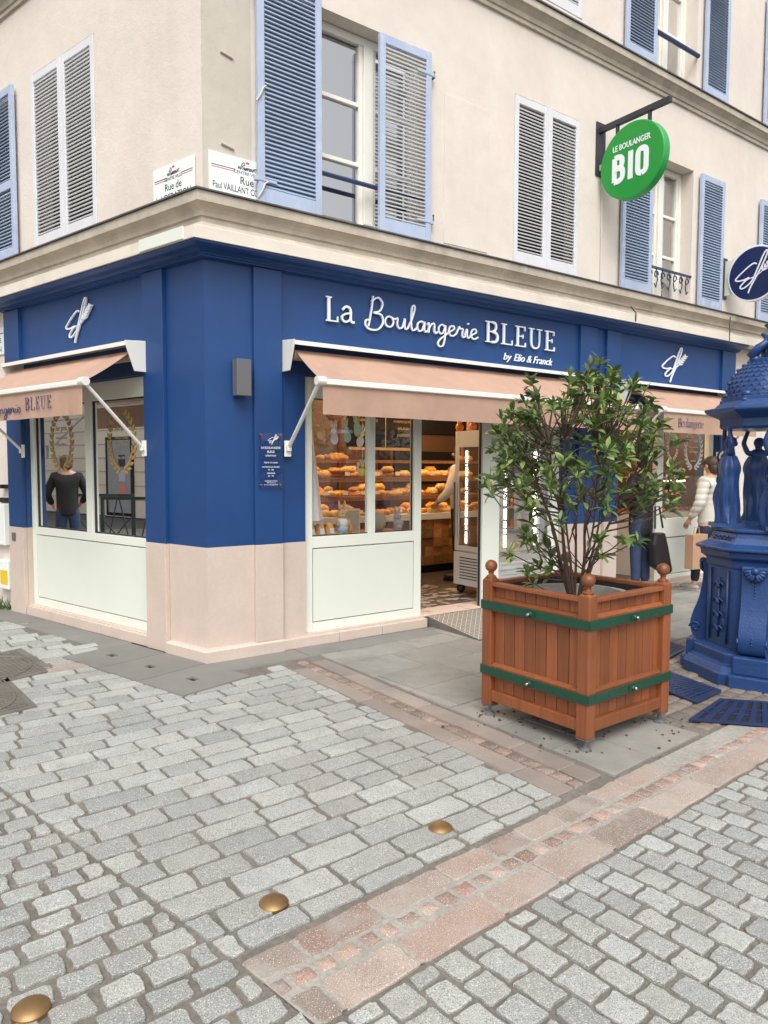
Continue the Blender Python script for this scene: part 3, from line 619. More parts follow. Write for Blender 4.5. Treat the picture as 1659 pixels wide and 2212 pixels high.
m = MB(); m.box(FR, 2.155, 2.95, -.32, .0, .0, .096); mk('door_sill', m, 'dark_slab', bld)
# ------------------------------------------------------------------ ground and paving
m = MB(); m.poly([Vector((-150, -150, -.07)), Vector((150, -150, -.07)), Vector((150, 150, -.07)), Vector((-150, 150, -.07))])
g = tag(mk('ground', m, 'asphalt'), kind='structure')
m = MB(); m.poly([Vector((-14, -1.5, -.010)), Vector((9, -1.5, -.010)), Vector((12, 16, -.010)), Vector((-14, 16, -.010))])
g = tag(mk('joint_mortar', m, 'mortar'), kind='structure')
m = MB(); m.poly([Vector((.443 + .767 * t - .642 * w_, 2.385 + .642 * t + .767 * w_, -.004)) for t, w_ in ((-.80, .01), (3.2, .01), (3.2, .36), (-.84, .36))])
g = tag(mk('border_mortar', m, 'pale_mortar'), kind='structure')
def V2(x, y): return Vector((x, y))
def clip(poly, hp):
    for (px, py, nx, ny) in hp:           # keep (p - P).n >= 0
        out = []
        for i in range(len(poly)):
            a, b = poly[i], poly[(i + 1) % len(poly)]
            da, db = (a.x - px) * nx + (a.y - py) * ny, (b.x - px) * nx + (b.y - py) * ny
            if da >= 0: out.append(a)
            if (da >= 0) != (db >= 0): out.append(a + (b - a) * (da / (da - db)))
        poly = out
        if len(poly) < 3: return []
    return poly
def area(p): return .5 * sum(p[i].x * p[(i + 1) % len(p)].y - p[(i + 1) % len(p)].x * p[i].y for i in range(len(p)))
def stone_geo(poly, r, z, h=.03, rough=.004, cham=.006, rounding=.02, dome=.002):
    """closed little block with worn, uneven outline"""
    if area(poly) < 0: poly = poly[::-1]
    n = len(poly); out = []
    for i in range(n):
        p, a, b = poly[i], poly[i - 1], poly[(i + 1) % n]
        la, lb = (a - p).length, (b - p).length
        q = min(rounding * r.uniform(.5, 1.5), la * .3, lb * .3)
        pa, pb = p + (a - p).normalized() * q, p + (b - p).normalized() * q
        out += [pa, (pa + pb) * .25 + p * .5, pb] if q > .002 else [p]
        if lb > .07 and rough > .003:
            k = 4 if lb > .18 else 2
            for t in range(k):
                f = (t + 1) / (k + 1); out.append(p + (b - p) * f)
    c = sum(out, V2(0, 0)) / len(out); o2 = []
    for p in out:
        d = (p - c); o2.append(p + d.normalized() * r.uniform(-rough, rough * .5))
    tl = min(.018, .0028 / math.sqrt(abs(area(poly)))) * (1 if rough > .004 else .35); tx, ty = r.uniform(-tl, tl), r.uniform(-tl, tl); dz = r.uniform(-.0025, .0025)
    def zz(p): return z + dz + (p.x - c.x) * tx + (p.y - c.y) * ty
    ins = [p + (c - p).normalized() * cham for p in o2]
    vs = [(c.x, c.y, zz(c) + dome)] + [(p.x, p.y, zz(p)) for p in ins] + [(p.x, p.y, zz(p) - cham * .8) for p in o2] + [(p.x, p.y, z - h) for p in o2]
    m_ = len(o2); fs = []
    for i in range(m_):
        j = (i + 1) % m_
        fs += [(0, 1 + i, 1 + j), (1 + i, 1 + m_ + i, 1 + m_ + j, 1 + j), (1 + m_ + i, 1 + 2 * m_ + i, 1 + 2 * m_ + j, 1 + m_ + j)]
    return vs, fs, c
def put_stone(name, g, parent, m_, flat=False):
    vs, fs, c = g
    me = bpy.data.meshes.new(name); me.from_pydata([(x - c.x, y - c.y, z) for x, y, z in vs], [], fs)
    me.polygons.foreach_set('use_smooth', [True] * len(fs))
    if flat: me.set_sharp_from_angle(angle=R_(30))
    me.materials.append(MATS[m_]); o = bpy.data.objects.new(name, me); col.objects.link(o); o.parent = parent; o.location = (c.x, c.y, 0); return o
def in_view(c, mg=.35):
    if c.y < 1.6: return False
    return abs(c.x) < c.y * .532 + mg
def rows(org, ang, pitch, ln, joint, t0, t1, w0, w1, r, half=False, shear=0):
    """courses along ang; yields rectangles"""
    e = V2(math.sin(ang), math.cos(ang)); q = V2(-e.y, e.x)      # q points left of e
    wv = w0; k = 0
    while wv < w1:
        p_ = r.uniform(*pitch); t = t0 + shear * wv + (r.uniform(0, ln[1]) if not half else 0)
        first = True
        while t < t1:
            l = r.uniform(*ln)
            if half and first and k % 2 == half - 1: l *= .52
            first = False
            j = r.uniform(*joint) / 2; ja = r.uniform(*joint) / 2; sk = r.uniform(-.004, .004)
            yield [org + e * (t + ja) + q * (wv + j + sk), org + e * (t + l - ja) + q * (wv + j - sk), org + e * (t + l - ja) + q * (wv + p_ - j), org + e * (t + ja) + q * (wv + p_ - j)]
            t += l
        wv += p_; k += 1
def place(zone, name, polys, hp, m_, mj, r, limit=300, test=None, z=0, keep=.25, **kw):
    L_ = []
    for p in polys:
        a0 = abs(area(p)); p = clip(p, hp)
        if len(p) < 3 or abs(area(p)) < keep * a0 or abs(area(p)) < .0006: continue
        c = sum(p, V2(0, 0)) / len(p)
        if test and not test(c): continue
        L_.append((c, p))
    vis = [x for x in L_ if in_view(x[0])]; rest = [x for x in L_ if not in_view(x[0])]
    vis.sort(key=lambda x: x[0].length)
    rest += vis[limit:]; vis = vis[:limit]
    for c, p in vis: put_stone(name, stone_geo(p, r, z, **kw), zone, m_, kw.get('dome', 1) == 0 or 'slab' in name or name in ('granite_sett', 'cobble'))
    if rest:
        mb = MB()
        for c, p in rest:
            vs, fs, _ = stone_geo(p, r, z, **kw); i = mb.vs(vs)
            for f in fs: mb.face(*[i + q for q in f])
        me = bpy.data.meshes.new(name + 's'); me.from_pydata(mb.v, [], mb.f); me.polygons.foreach_set('use_smooth', [True] * len(mb.f)); me.materials.append(MATS[mj])
        o = bpy.data.objects.new(name + '_field', me); col.objects.link(o); o.parent = zone; o['kind'] = 'stuff'
    return len(vis), len(rest)
def zone(name): return tag(thing(name, None, None), kind='structure')
def half(p, d, left=True):     # half plane left (or right) of the line through p along d
    d = V2(*d).normalized(); n = V2(-d.y, d.x) * (1 if left else -1); return (p[0], p[1], n.x, n.y)
rr = random.Random(11)
e1 = V2(.767, .642); e2 = V2(.642, -.767)
eB = V2(1.298, -1.143).normalized()      # line between small and large setts
pB = (-.887, 2.520); pU = (.1, 2.628); pLo = (.443, 2.385)
hpB_far = half(pB, eB, True); hpB_near = half(pB, eB, False)
brL = V2(.588, -.808)
def sR(c): d = Vector((c.x, c.y, 0)) - C; return d.dot(dR), d.dot(nR)
def sL(c): d = Vector((c.x, c.y, 0)) - C; return d.dot(dL), d.dot(nL)
def inpoly(c, P):
    r = False
    for i in range(len(P)):
        (x0, y0), (x1, y1) = P[i - 1], P[i]
        if (y0 > c.y) != (y1 > c.y) and c.x < (x1 - x0) * (c.y - y0) / (y1 - y0) + x0: r = not r
    return r
MH = [[(-3.42, 5.78), (-3.06, 5.90), (-2.46, 5.28), (-2.85, 4.86), (-3.35, 5.25)]]
# large granite setts in the middle
def test2(c):
    a, o1 = sR(c); b, o2 = sL(c)
    if o1 < .30 and o2 < .30: return False
    if o2 < .60 and -.52 < b < .95: return False
    return c.y < 9.5
zb = zone('granite_roadway')
n1 = place(zb, 'granite_sett', rows(V2(-.467, 2.143), R_(52), (.130, .153), (.215, .30), (.013, .020), -6, 6, -.02, 7, rr), [hpB_far, half(pU, e1, True), half((-.829, 5.505), brL, False)], 'granite', 'granite_joined', rr, test=test2, keep=.2, rough=.0065, rounding=.011, cham=.0035, dome=.0005)
# small setts, right
zc = zone('cobbled_street')
n2 = place(zc, 'cobble', rows(V2(pLo[0], pLo[1]) - e1 * 1.2, math.atan2(e2.x, e2.y), (.104, .120), (.118, .142), (.012, .019), .008, 3.2, -.2, 4.6, rr, half=1), [half(pLo, e1, False), (-.36, 1.98, .75, .66)], 'granite', 'granite_joined', rr, rough=.006, rounding=.009, cham=.0035, dome=.0005)
# small setts, left
zd = zone('cobbled_lane')
aD = R_(52 - 180)
_e = V2(math.sin(aD), math.cos(aD)); _q = V2(-_e.y, _e.x); shD = eB.dot(_e) / eB.dot(_q)
n3 = place(zd, 'cobble', rows(V2(*pB) - eB * 1.1 - V2(math.sin(aD), math.cos(aD)) * -.0, aD, (.106, .120), (.130, .152), (.014, .024), .0, 3.0, -1.9, 3.4, rr, half=1, shear=shD), [hpB_near, half(pLo, e1, True)], 'granite', 'granite_joined', rr, rough=.0065, rounding=.011, cham=.0035, dome=.0005)
print('setts', n1, n2, n3)
# pink granite band: long slabs, a row of red cubes, long slabs
ze = zone('pink_border')
hpE = [hpB_far]
o_ = V2(*pLo)
def band(org, d, w0, w1, ln, joint, t0, t1, r): return rows(org, math.atan2(d.x, d.y), (w1 - w0, w1 - w0), ln, joint, t0, t1, w0, w1 - .001, r)
place(ze, 'border_slab', band(o_, e1, .0, .150, (.28, .46), (.006, .012), -2.5, 3.2, rr), hpE, 'pink_granite', 'pink_granite', rr, z=.001, keep=.2, rough=.006, rounding=.012, dome=.001)
place(ze, 'border_cube', band(o_, e1, .160, .238, (.078, .1), (.010, .02), -2.5, 3.2, rr), hpE, 'red_granite', 'red_granite', rr, z=0, keep=.4, rough=.006, rounding=.007)
place(ze, 'border_slab', band(o_, e1, .245, .372, (.2, .34), (.006, .012), -2.5, 1.35, rr), hpE, 'pink_granite', 'pink_granite', rr, z=.001, keep=.2, rough=.006, rounding=.012, dome=.001)
# brown band from the shop corner to the planter
zf = zone('brown_border')
oB = V2(-.829, 5.505)
hpF = [half(V2(*pU) + V2(0, .0) - e2 * .03, e1, True)]
place(zf, 'border_slab', band(oB, brL, .0, .135, (.34, .5), (.004, .008), -.05, 3.0, rr), hpF, 'brown_slab', 'brown_slab', rr, z=.002, keep=.2, rough=.002, rounding=.005, dome=0)
place(zf, 'border_cube', band(oB, brL, .140, .222, (.08, .11), (.006, .012), -.05, 3.0, rr), hpF, 'brown_cube', 'brown_cube', rr, z=.0005, keep=.4, rough=.003, rounding=.008)
place(zf, 'border_slab', band(oB, brL, .226, .365, (.34, .5), (.004, .008), -.2, 3.0, rr), hpF, 'brown_slab', 'brown_slab', rr, z=.002, keep=.2, rough=.002, rounding=.005, dome=0)
# grey slab pavement round the planter and along the right front
zg = zone('slab_pavement')
oG = V2(1.113, 3.457)
pBR = (-.554, 5.816)
def testG(c):
    a, o1 = sR(c); d = c - oG; t = d.dot(e1); wv = -d.dot(e2)
    if o1 < .28 or a > 13: return False
    if t > 1.02 and wv < 1.25 and t < 3.4: return False
    return a > 0
place(zg, 'slab', rows(oG, math.atan2(e1.x, e1.y), (.40, .42), (.5, .62), (.007, .010), -2.6, 8, 0, 7, rr), [half(pBR, brL, True)], 'grey_slab', 'grey_slab', rr, test=testG, keep=.02, z=.001, rough=.001, rounding=.003, cham=.003, dome=0)
place(zg, 'kerb_slab', rows(V2(*(C + dR * -.05 + nR * .33).xy), aR, (.285, .286), (.6, .8), (.004, .006), 0, 8, .0, .28, rr, half=3), [], 'dark_slab', 'dark_slab', rr, z=.003, rough=.001, rounding=.003, cham=.003, dome=0)
place(zg, 'kerb_slab', rows(V2(*(C + dL * .95 + nL * .03).xy), aL, (.285, .286), (.6, .8), (.004, .006), .04, 6, .0, .28, rr, half=3), [], 'dark_slab', 'dark_slab', rr, z=.003, rough=.001, rounding=.003, cham=.003, dome=0)
place(zg, 'edge_slab', band(oG - e1 * .35, e1, -.30, -.01, (.3, .5), (.004, .006), -.5, 3.4, rr), [half(pBR, brL, True), half(V2(*pU) + V2(-.008, .01), e1, True)], 'brown_slab', 'brown_slab', rr, keep=.02, z=.0015, rough=.002, rounding=.004, dome=0)
# little brown setts round the fountain
zh = zone('fountain_paving')
FC = V2(2.77, 5.3)
def testH(c):
    d = c - oG; t = d.dot(e1); wv = -d.dot(e2)
    return 1.0 < t < 3.4 and -.03 < wv < 1.28 and (c - FC).length > .5
place(zh, 'brown_sett', rows(oG, math.atan2(e1.x, e1.y), (.085, .10), (.12, .15), (.008, .014), 1.0, 3.4, 0, 1.3, rr), [], 'brown_sett', 'brown_sett', rr, test=testH, z=.0, rough=.003, rounding=.01)
# pink brick lines crossing the left pavement
zi = zone('left_border')
oI = V2(-2.819, 5.653)
for w0, w1, nm, ln, mt in ((-.11, -.0, 'border_slab', (.28, .4), 'pink_granite'), (-.175, -.115, 'border_cube', (.07, .1), 'red_granite'), (-.29, -.18, 'border_slab', (.28, .4), 'pink_granite')):
    place(zi, nm, band(oI - V2(-.78, .62) * .02 + V2(.2, -.17), V2(.78, .63), w0, w1, ln, (.005, .01), -.1, .44, rr), [], mt, mt, rr, test=lambda c: not (sL(c)[0] < 1.03 and sL(c)[1] < .70), z=.003, rough=.002, rounding=.006)
# ---- covers
def plate(F, a0, a1, b0, b1, z0, z1, hole=None):
    m = MB()
    if not hole: m.box(F, a0, a1, b0, b1, z0, z1); return m
    h0, h1, k0, k1 = hole
    for A, B, D, E in ((a0, h0, b0, b1), (h1, a1, b0, b1), (h0, h1, b0, k0), (h0, h1, k1, b1)): m.box(F, A, B, D, E, z0, z1)
    m.box(F, h0, h1, k0, k1, z0, z1 - .012); return m
for i, (lb) in enumerate(('grey slab cover with lifting slot nearest the left shop window', 'middle grey slab cover with a lifting slot in front of the shop corner', 'grey slab cover with lifting slot nearest the camera beside the setts')):
    a1 = .985 - .52 * i; a0 = a1 - .512; ce = (a0 + a1) / 2
    t = thing('inspection_cover', lb, 'cover', FL(ce, .35, 0), 0, 'slab covers at the foot of the shop corner')
    m = plate(FL, a0, a1, .068, .655, -.03, .008, (ce - .045, ce + .045, .35, .41)); mk('cover_slab', m, 'dark_slab', t)
    m = MB(); m.box(FL, ce - .04, ce + .04, .355, .405, -.01, -.003); mk('lifting_slot', m, 'pit_dark', t)
def drain(name, label, P4, ribs):
    P4 = [Vector((*p, 0)) for p in P4]; c = sum(P4, Vector()) / 4
    t = thing(name, label, 'manhole cover', (c.x, c.y, 0))
    def G(a, b, z): return P4[0].lerp(P4[1], a).lerp(P4[3].lerp(P4[2], a), b) + Vector((0, 0, z))
    m = MB(); m.box(G, 0, 1, 0, 1, -.02, .004); mk('frame', m, 'cast_iron', t)
    m = MB()
    for k in range(ribs):
        for q in range(ribs):
            x, y = .06 + .88 * k / ribs, .06 + .88 * q / ribs; m.box(G, x, x + .5 / ribs, y, y + .6 / ribs, .004, .008)
    tag(mk('tread', m, 'cast_iron', t), kind='stuff')
    m = MB(); m.tube([G(.5 + .38 * math.cos(a), .5 + .38 * math.sin(a), .006) for a in [q * math.pi / 16 for q in range(33)]], .008, 5); mk('lid_ring', m, 'cast_iron', t)
drain('manhole_cover', 'brown cast iron manhole cover at the left edge, further from the camera', [(-3.40, 5.36), (-3.02, 5.93), (-2.44, 5.30), (-2.78, 4.80)], 16)
drain('manhole_cover', 'brown ribbed iron cover at the left edge, nearer the camera', [(-3.02, 4.90), (-2.72, 5.12), (-2.18, 4.47), (-2.50, 4.10)], 16)
# ---- brass studs
for (x, y), lb in zip(((.242, 2.957), (-.38, 2.428), (-.985, 1.932)), ('brass dome stud nearest the planter', 'middle brass dome stud by the pink granite border', 'shiny brass dome stud in the bottom left corner')):
    t = thing('road_stud', lb, 'road stud', (x, y, 0), 0, 'brass studs set in the paving')
    m = MB(); m.lathe(ID, [(.052, -.01), (.052, .003), (.047, .009), (.036, .016), (.02, .0205), (.004, .022)], 28); mk('dome', m, 'brass', t, smooth=35, local=True)
# ---- checker plate ramp at the door
t = thing('door_ramp', 'checker plate steel ramp leading up to the bakery door', 'ramp', FR(2.55, .35, 0))
RP = lambda s, o, h: FR(s, o, max(.006, .092 - .086 * max(0, o) / .72) + h)
m = MB(); m.prism(lambda x, y, d: FR(d, x, y), [(.0, .0), (.0, .092), (.012, .092), (.72, .008), (.72, .0)], 2.2, 2.945); mk('ramp_plate', m, 'checker_steel', t)
m = MB()
for i in range(24):
    for k in range(23):
        s_, o = 2.215 + .0305 * i, .02 + .0305 * k; an = R_(45 if (i + k) % 2 else -45); l, wv = .0135, .0045
        u, v = math.cos(an), math.sin(an); i0 = []
        m.poly([RP(s_ + l * u - wv * v, o + l * v + wv * u, .002), RP(s_ - l * u - wv * v, o - l * v + wv * u, .002), RP(s_ - l * u + wv * v, o - l * v - wv * u, .002), RP(s_ + l * u + wv * v, o + l * v - wv * u, .002)])
tag(mk('tread_bump', m, 'tread_steel', t), kind='stuff')

# ------------------------------------------------------------------ planter
PC = Vector((1.152, 4.30, 0))
pl = thing('planter_box', 'square brown wooden orangery planter with ball finials and green metal straps', 'planter', PC, R_(37.5))
hw = .392; pw = .074
for sx in (-1, 1):
    for sy in (-1, 1):
        cx, cy = sx * (hw - pw / 2), sy * (hw - pw / 2)
        m = MB(); m.box(ID, cx - pw / 2, cx + pw / 2, cy - pw / 2, cy + pw / 2, .07, .835)
        i = m.vs([(cx + a * pw / 2, cy + b * pw / 2, .8351) for a, b in ((-1, -1), (1, -1), (1, 1), (-1, 1))]); j = m.vs([(cx + a * .024, cy + b * .024, .853) for a, b in ((-1, -1), (1, -1), (1, 1), (-1, 1))])
        for k in range(4): m.face(i + k, i + (k + 1) % 4, j + (k + 1) % 4, j + k)
        m.face(j, j + 1, j + 2, j + 3)
        po = mk('post', m, 'planter_wood', pl, bevel=.005, local=True)
        m = MB(); pr = [(.031, .852), (.031, .858), (.026, .862), (.017, .868), (.014, .876), (.020, .881), (.016, .885)]
        pr += [(.0375 * math.sin(a), .921 - .0375 * math.cos(a)) for a in [.42 + q * (math.pi - .42) / 12 for q in range(13)]]
        pr[-1] = (.002, pr[-1][1]); m.lathe(lambda x, y, z: ID(cx + x, cy + y, z), pr, 24); mk('ball_finial', m, 'planter_wood', po, smooth=35, local=True)
        m = MB(); m.lathe(lambda x, y, z: ID(cx + x, cy + y, z), [(.012, .02), (.012, .07)], 10); m.lathe(lambda x, y, z: ID(cx + x, cy + y, z), [(.034, .0), (.034, .006), (.022, .014), (.012, .02)], 14); m.box(ID, cx - .035, cx + .035, cy - .035, cy + .035, .062, .0695)
        mk('levelling_foot', m, 'lamp_grey', po, smooth=30, local=True)
il = hw - pw
for rot in range(4):
    T = Matrix.Rotation(rot * math.pi / 2, 3, 'Z'); G = lambda a, b, c, T=T: T @ Vector((a, b, c))
    yo = -hw
    for z0, z1, nm, yy, yb in ((.802, .826, 'rim_rail', yo + .006, yo + .06), (.10, .165, 'bottom_rail', yo + .008, yo + .05)):
        m = MB(); m.box(G, -il, il, yy, yb, z0, z1); mk(nm, m, 'planter_wood', pl, bevel=.004, local=True)
    for zc in (.688, .288):
        m = MB(); m.prism(lambda x, y, d: G(d, x, y), [(yo + .045, zc - .045), (yo + .012, zc - .04), (yo + .006, zc - .03), (yo + .006, zc + .034), (yo + .026, zc + .046), (yo + .045, zc + .049)], -il, il); mk('middle_rail', m, 'planter_wood', pl, bevel=.003, local=True)
    nb = 8; bw = 2 * il / nb
    for k in range(nb):
        for z0, z1 in ((.735, .802), (.332, .648), (.165, .248)):
            m = MB(); x0 = -il + bw * k; m.box(G, x0 + .002, x0 + bw - .002, yo + .034, yo + .05, z0, z1); mk('plank', m, 'planter_wood', pl, bevel=.003, local=True)
    m = MB(); m.box(G, -il, il, yo + .052, yo + .058, .1, .8); mk('liner', m, 'dark_gasket', pl, local=True)
for zc in (.688, .288):
    m = MB(); h0 = hw + .004
    for T in [Matrix.Rotation(r * math.pi / 2, 3, 'Z') for r in range(4)]:
        G = lambda a, b, c: T @ Vector((a, b, c))
        m.box(G, -h0, h0, -h0 - .005, -h0, zc - .026, zc + .026)
    st = mk('strap', m, 'green_strap', pl, bevel=.002, local=True)
    for T in [Matrix.Rotation(r * math.pi / 2, 3, 'Z') for r in range(4)]:
        G = lambda a, b, c: T @ Vector((a, b, c))
        m = MB(); m.lathe(lambda x, y, z: G(x, -h0 - z, zc + y), [(.017, 0), (.017, .012), (.013, .02), (.009, .03), (.002, .031)], 14); m.box(G, -.035, .03, -h0 - .012, -h0 - .0055, zc - .014, zc + .014); mk('strap_bolt', m, 'green_strap', st, smooth=35, local=True)
        m = MB(); m.lathe(lambda x, y, z: G(x, -h0 - z, zc + y), [(.010, .0315), (.008, .036), (.001, .038)], 10); mk('bolt_head', m, 'steel', st, smooth=35, local=True)
        m = MB()
        for x in (-.22, -.13, .17, .25): m.lathe(lambda a, y, z: G(x + a, -h0 - z, zc + y), [(.006, .005), (.005, .008), (.001, .0085)], 8)
        mk('rivet', m, 'green_strap', st, local=True)
m = MB(); m.lathe(ID, [(.26, .12), (.325, .70), (.325, .775), (.285, .775), (.28, .70)], 40); mk('inner_pot', m, 'concrete_pot', pl, smooth=40, local=True)
m = MB(); m.lathe(ID, [(.283, .695), (.2, .715), (.1, .73), (.002, .735)], 30); mk('soil', m, 'soil', pl, smooth=True, local=True)
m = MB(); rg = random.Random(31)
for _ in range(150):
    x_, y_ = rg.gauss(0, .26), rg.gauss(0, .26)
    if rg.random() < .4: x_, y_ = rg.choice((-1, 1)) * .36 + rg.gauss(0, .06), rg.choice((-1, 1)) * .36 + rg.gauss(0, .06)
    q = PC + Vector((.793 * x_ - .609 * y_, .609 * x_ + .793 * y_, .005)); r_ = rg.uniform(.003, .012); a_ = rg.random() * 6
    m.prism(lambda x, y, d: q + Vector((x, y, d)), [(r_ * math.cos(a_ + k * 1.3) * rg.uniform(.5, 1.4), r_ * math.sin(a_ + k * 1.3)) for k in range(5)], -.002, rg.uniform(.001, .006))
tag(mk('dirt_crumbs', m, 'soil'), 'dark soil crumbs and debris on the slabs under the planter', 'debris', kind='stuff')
# ---- shrub
sh = thing('evergreen_shrub', 'multi stemmed evergreen shrub with whorls of glossy leaves in the planter', 'shrub', PC + Vector((0, 0, .72)))
rs = random.Random(23)
def leaf_mesh(l, wd, curl, fold):
    m = MB(); n = 5; rowsv = []
    for k in range(n + 1):
        t = k / n; x = l * t; hw_ = wd * (math.sin(math.pi * min(1, t * .92 + .06)) ** .9) * (.55 + .75 * t if t < .6 else 1.0) * (0.03 if k == n else 1); z = -curl * t * t * l
        rowsv.append(m.vs([(x, -hw_, z + fold * hw_), (x, 0, z), (x, hw_, z + fold * hw_)]))
    for a, b in zip(rowsv, rowsv[1:]):
        m.face(a, b, b + 1, a + 1); m.face(a + 1, b + 1, b + 2, a + 2)
    return m
LV = [leaf_mesh(rs.uniform(.060, .084), rs.uniform(.0135, .018), c, f) for c, f in ((.1, .25), (.3, .3), (.5, .2), (-.1, .35), (.2, .1), (.7, .3))]
LM = []
for q in LV:
    me = mesh_of('leaf', q, smooth='all'); me.materials.append(MATS['leaf']); LM.append(me)
LN = mesh_of('leaf', leaf_mesh(.06, .009, .1, .4), smooth='all'); LN.materials.append(MATS['leaf_new'])
# tips inside an uneven, fan shaped crown
tips = []
def crown_r(z):
    return max(.06, [(.18, .24), (.3, .36), (.45, .46), (.65, .52), (.85, .53), (1.0, .50), (1.15, .43), (1.3, .32), (1.45, .16)][min(8, max(0, int((z - .10) / .155)))][1])
tries = 0
while len(tips) < 190 and tries < 20000:
    tries += 1
    z = rs.uniform(.2, 1.38); a = rs.uniform(0, 2 * math.pi); q = math.sqrt(rs.random()); r0 = crown_r(z) * (q * 1.05)
    if z < .62 and (q < .55 or rs.random() < .8): continue
    if z > .62 and q < .5 and rs.random() < .5: continue
    p = Vector((math.cos(a) * r0, math.sin(a) * r0, z))
    p.x *= 1.13
    if p.x < .0 and z > 1.33 + .3 * p.x: continue
    if any((p - t).length < .054 for t in tips): continue
    tips.append(p)
for p in ((-.44, -.1, .98), (-.38, -.2, 1.12), (.52, .1, .62), (.56, -.02, .7), (-.3, -.05, 1.31), (.12, .02, 1.44), (.02, -.1, 1.32), (.32, .05, 1.28), (.44, 0, 1.2), (-.42, -.1, .30), (-.34, -.2, .22), (-.30, -.12, .14)): tips.append(Vector(p))
stems = []
for k in range(9):
    a = k * 2 * math.pi / 9 + rs.uniform(-.25, .25); b = Vector((math.cos(a) * .028, math.sin(a) * .028, 0))
    q = rs.uniform(.55, 1.0); e = Vector((math.cos(a) * .36 * q, math.sin(a) * .36 * q, rs.uniform(.75, 1.1)))
    mid = b.lerp(e, .45) + Vector((rs.uniform(-.03, .03), rs.uniform(-.03, .03), .06))
    P = smoothpts([tuple(b), tuple(b.lerp(mid, .5) + Vector((rs.uniform(-.015, .015), rs.uniform(-.015, .015), 0))), tuple(mid), tuple(mid.lerp(e, .6) + Vector((rs.uniform(-.03, .03), rs.uniform(-.03, .03), 0))), tuple(e)], 5)
    P = [Vector(p) for p in P]; stems.append(P); r0 = rs.uniform(.008, .0145)
    m = MB(); m.tube(P, [r0 * (1 - .65 * i / len(P)) for i in range(len(P))], 7); mk('stem', m, 'bark', sh, smooth='all', local=True)
leaves = []
mtw = MB(); mtn = MB()
for tp in tips:
    best = min(((p - tp).length + max(0, p.z - tp.z + .12) * 3 + (.1 if p.z < .1 else 0), i, k) for i, P in enumerate(stems) for k, p in enumerate(P))
    s0 = stems[best[1]][best[2]]; d = tp - s0
    md = s0.lerp(tp, .5) + Vector((0, 0, -.06 * d.length)) + Vector((rs.uniform(-.02, .02), rs.uniform(-.02, .02), 0)); out = Vector((tp.x, tp.y, 0)) * .25 + Vector((0, 0, 1))
    P = [Vector(p) for p in smoothpts([tuple(s0), tuple(md), tuple(tp)], 4)]
    mtw.tube(P, [.0058 * (1 - .55 * i / len(P)) for i in range(len(P))], 5)
    ax = (P[-1] - P[-2]).normalized().lerp(out.normalized(), .5).normalized()
    u = ax.cross(Vector((.3, .8, .2))).normalized(); v = ax.cross(u)
    nl = rs.randint(7, 11); ph = rs.random() * 6
    for q in range(nl):
        an = ph + q * 2.4; el = rs.uniform(.15, 1.15); dd = (u * math.cos(an) + v * math.sin(an)) * math.cos(el) + ax * math.sin(el)
        leaves.append((tp - ax * rs.uniform(0, .05), dd, rs.uniform(.75, 1.12), rs.randrange(6)))
    if rs.random() < .22:
        for q in range(3):
            an = ph + q * 2.1; dd = (u * math.cos(an) + v * math.sin(an)) * .5 + ax; leaves.append((tp + ax * .015, dd.normalized(), rs.uniform(.8, 1.1), 9))
        mtn.tube([tp - ax * .1, tp + ax * .02], .004, 5)
    for q in range(rs.randint(1, 4)):
        i = rs.randrange(len(P) // 2, len(P)); an = rs.random() * 6; dd = (u * math.cos(an) + v * math.sin(an)) * .8 + ax * .4; leaves.append((P[i], dd.normalized(), rs.uniform(.7, 1), rs.randrange(6)))
for _ in range(26):     # bare dead twigs inside
    P = stems[rs.randrange(9)]; s0 = P[rs.randrange(4, len(P))]; e = s0 + Vector((rs.uniform(-.2, .2), rs.uniform(-.2, .2), rs.uniform(.12, .35)))
    mtw.tube([s0, s0.lerp(e, .5) + Vector((rs.uniform(-.03, .03), rs.uniform(-.03, .03), 0)), e], [.005, .004, .002], 5)
tag(mk('twig', mtw, 'bark', sh, smooth='all', local=True), kind='stuff'); tag(mk('green_shoot', mtn, 'leaf_new', sh, smooth='all', local=True), kind='stuff')
def leafM(p, d, s_, roll):
    x = d.normalized(); z = Vector((0, 0, 1)) - x * x.z
    if z.length < .1: z = Vector((1, 0, 0)) - x * x.x
    z.normalize(); y = z.cross(x); M = Matrix(((x.x, y.x, z.x), (x.y, y.y, z.y), (x.z, y.z, z.z))) @ Matrix.Rotation(roll, 3, 'X') * s_
    return Matrix.Translation(p) @ M.to_4x4()
leaves.sort(key=lambda l: (PC + l[0]).y - .0 * l[0].z + abs(l[0].x) * .05)
mb = MB()
for i, (p, d, s_, k) in enumerate(leaves):
    M = leafM(p, d, s_, rs.uniform(-.7, .7))
    if i < 295 and k < 9: sub('leaf', LM[k], sh, M)
    elif i < 295: sub('leaf', LN, sh, M)
    else:
        q = LV[k % 6]; j = mb.vs([M @ Vector(v) for v in q.v])
        for f in q.f: mb.face(*[j + x for x in f])
tag(mk('foliage', mb, 'leaf', sh, smooth='all', local=True), kind='stuff')
print('leaves', len(leaves), 'tips', len(tips), 'slats', nslat)
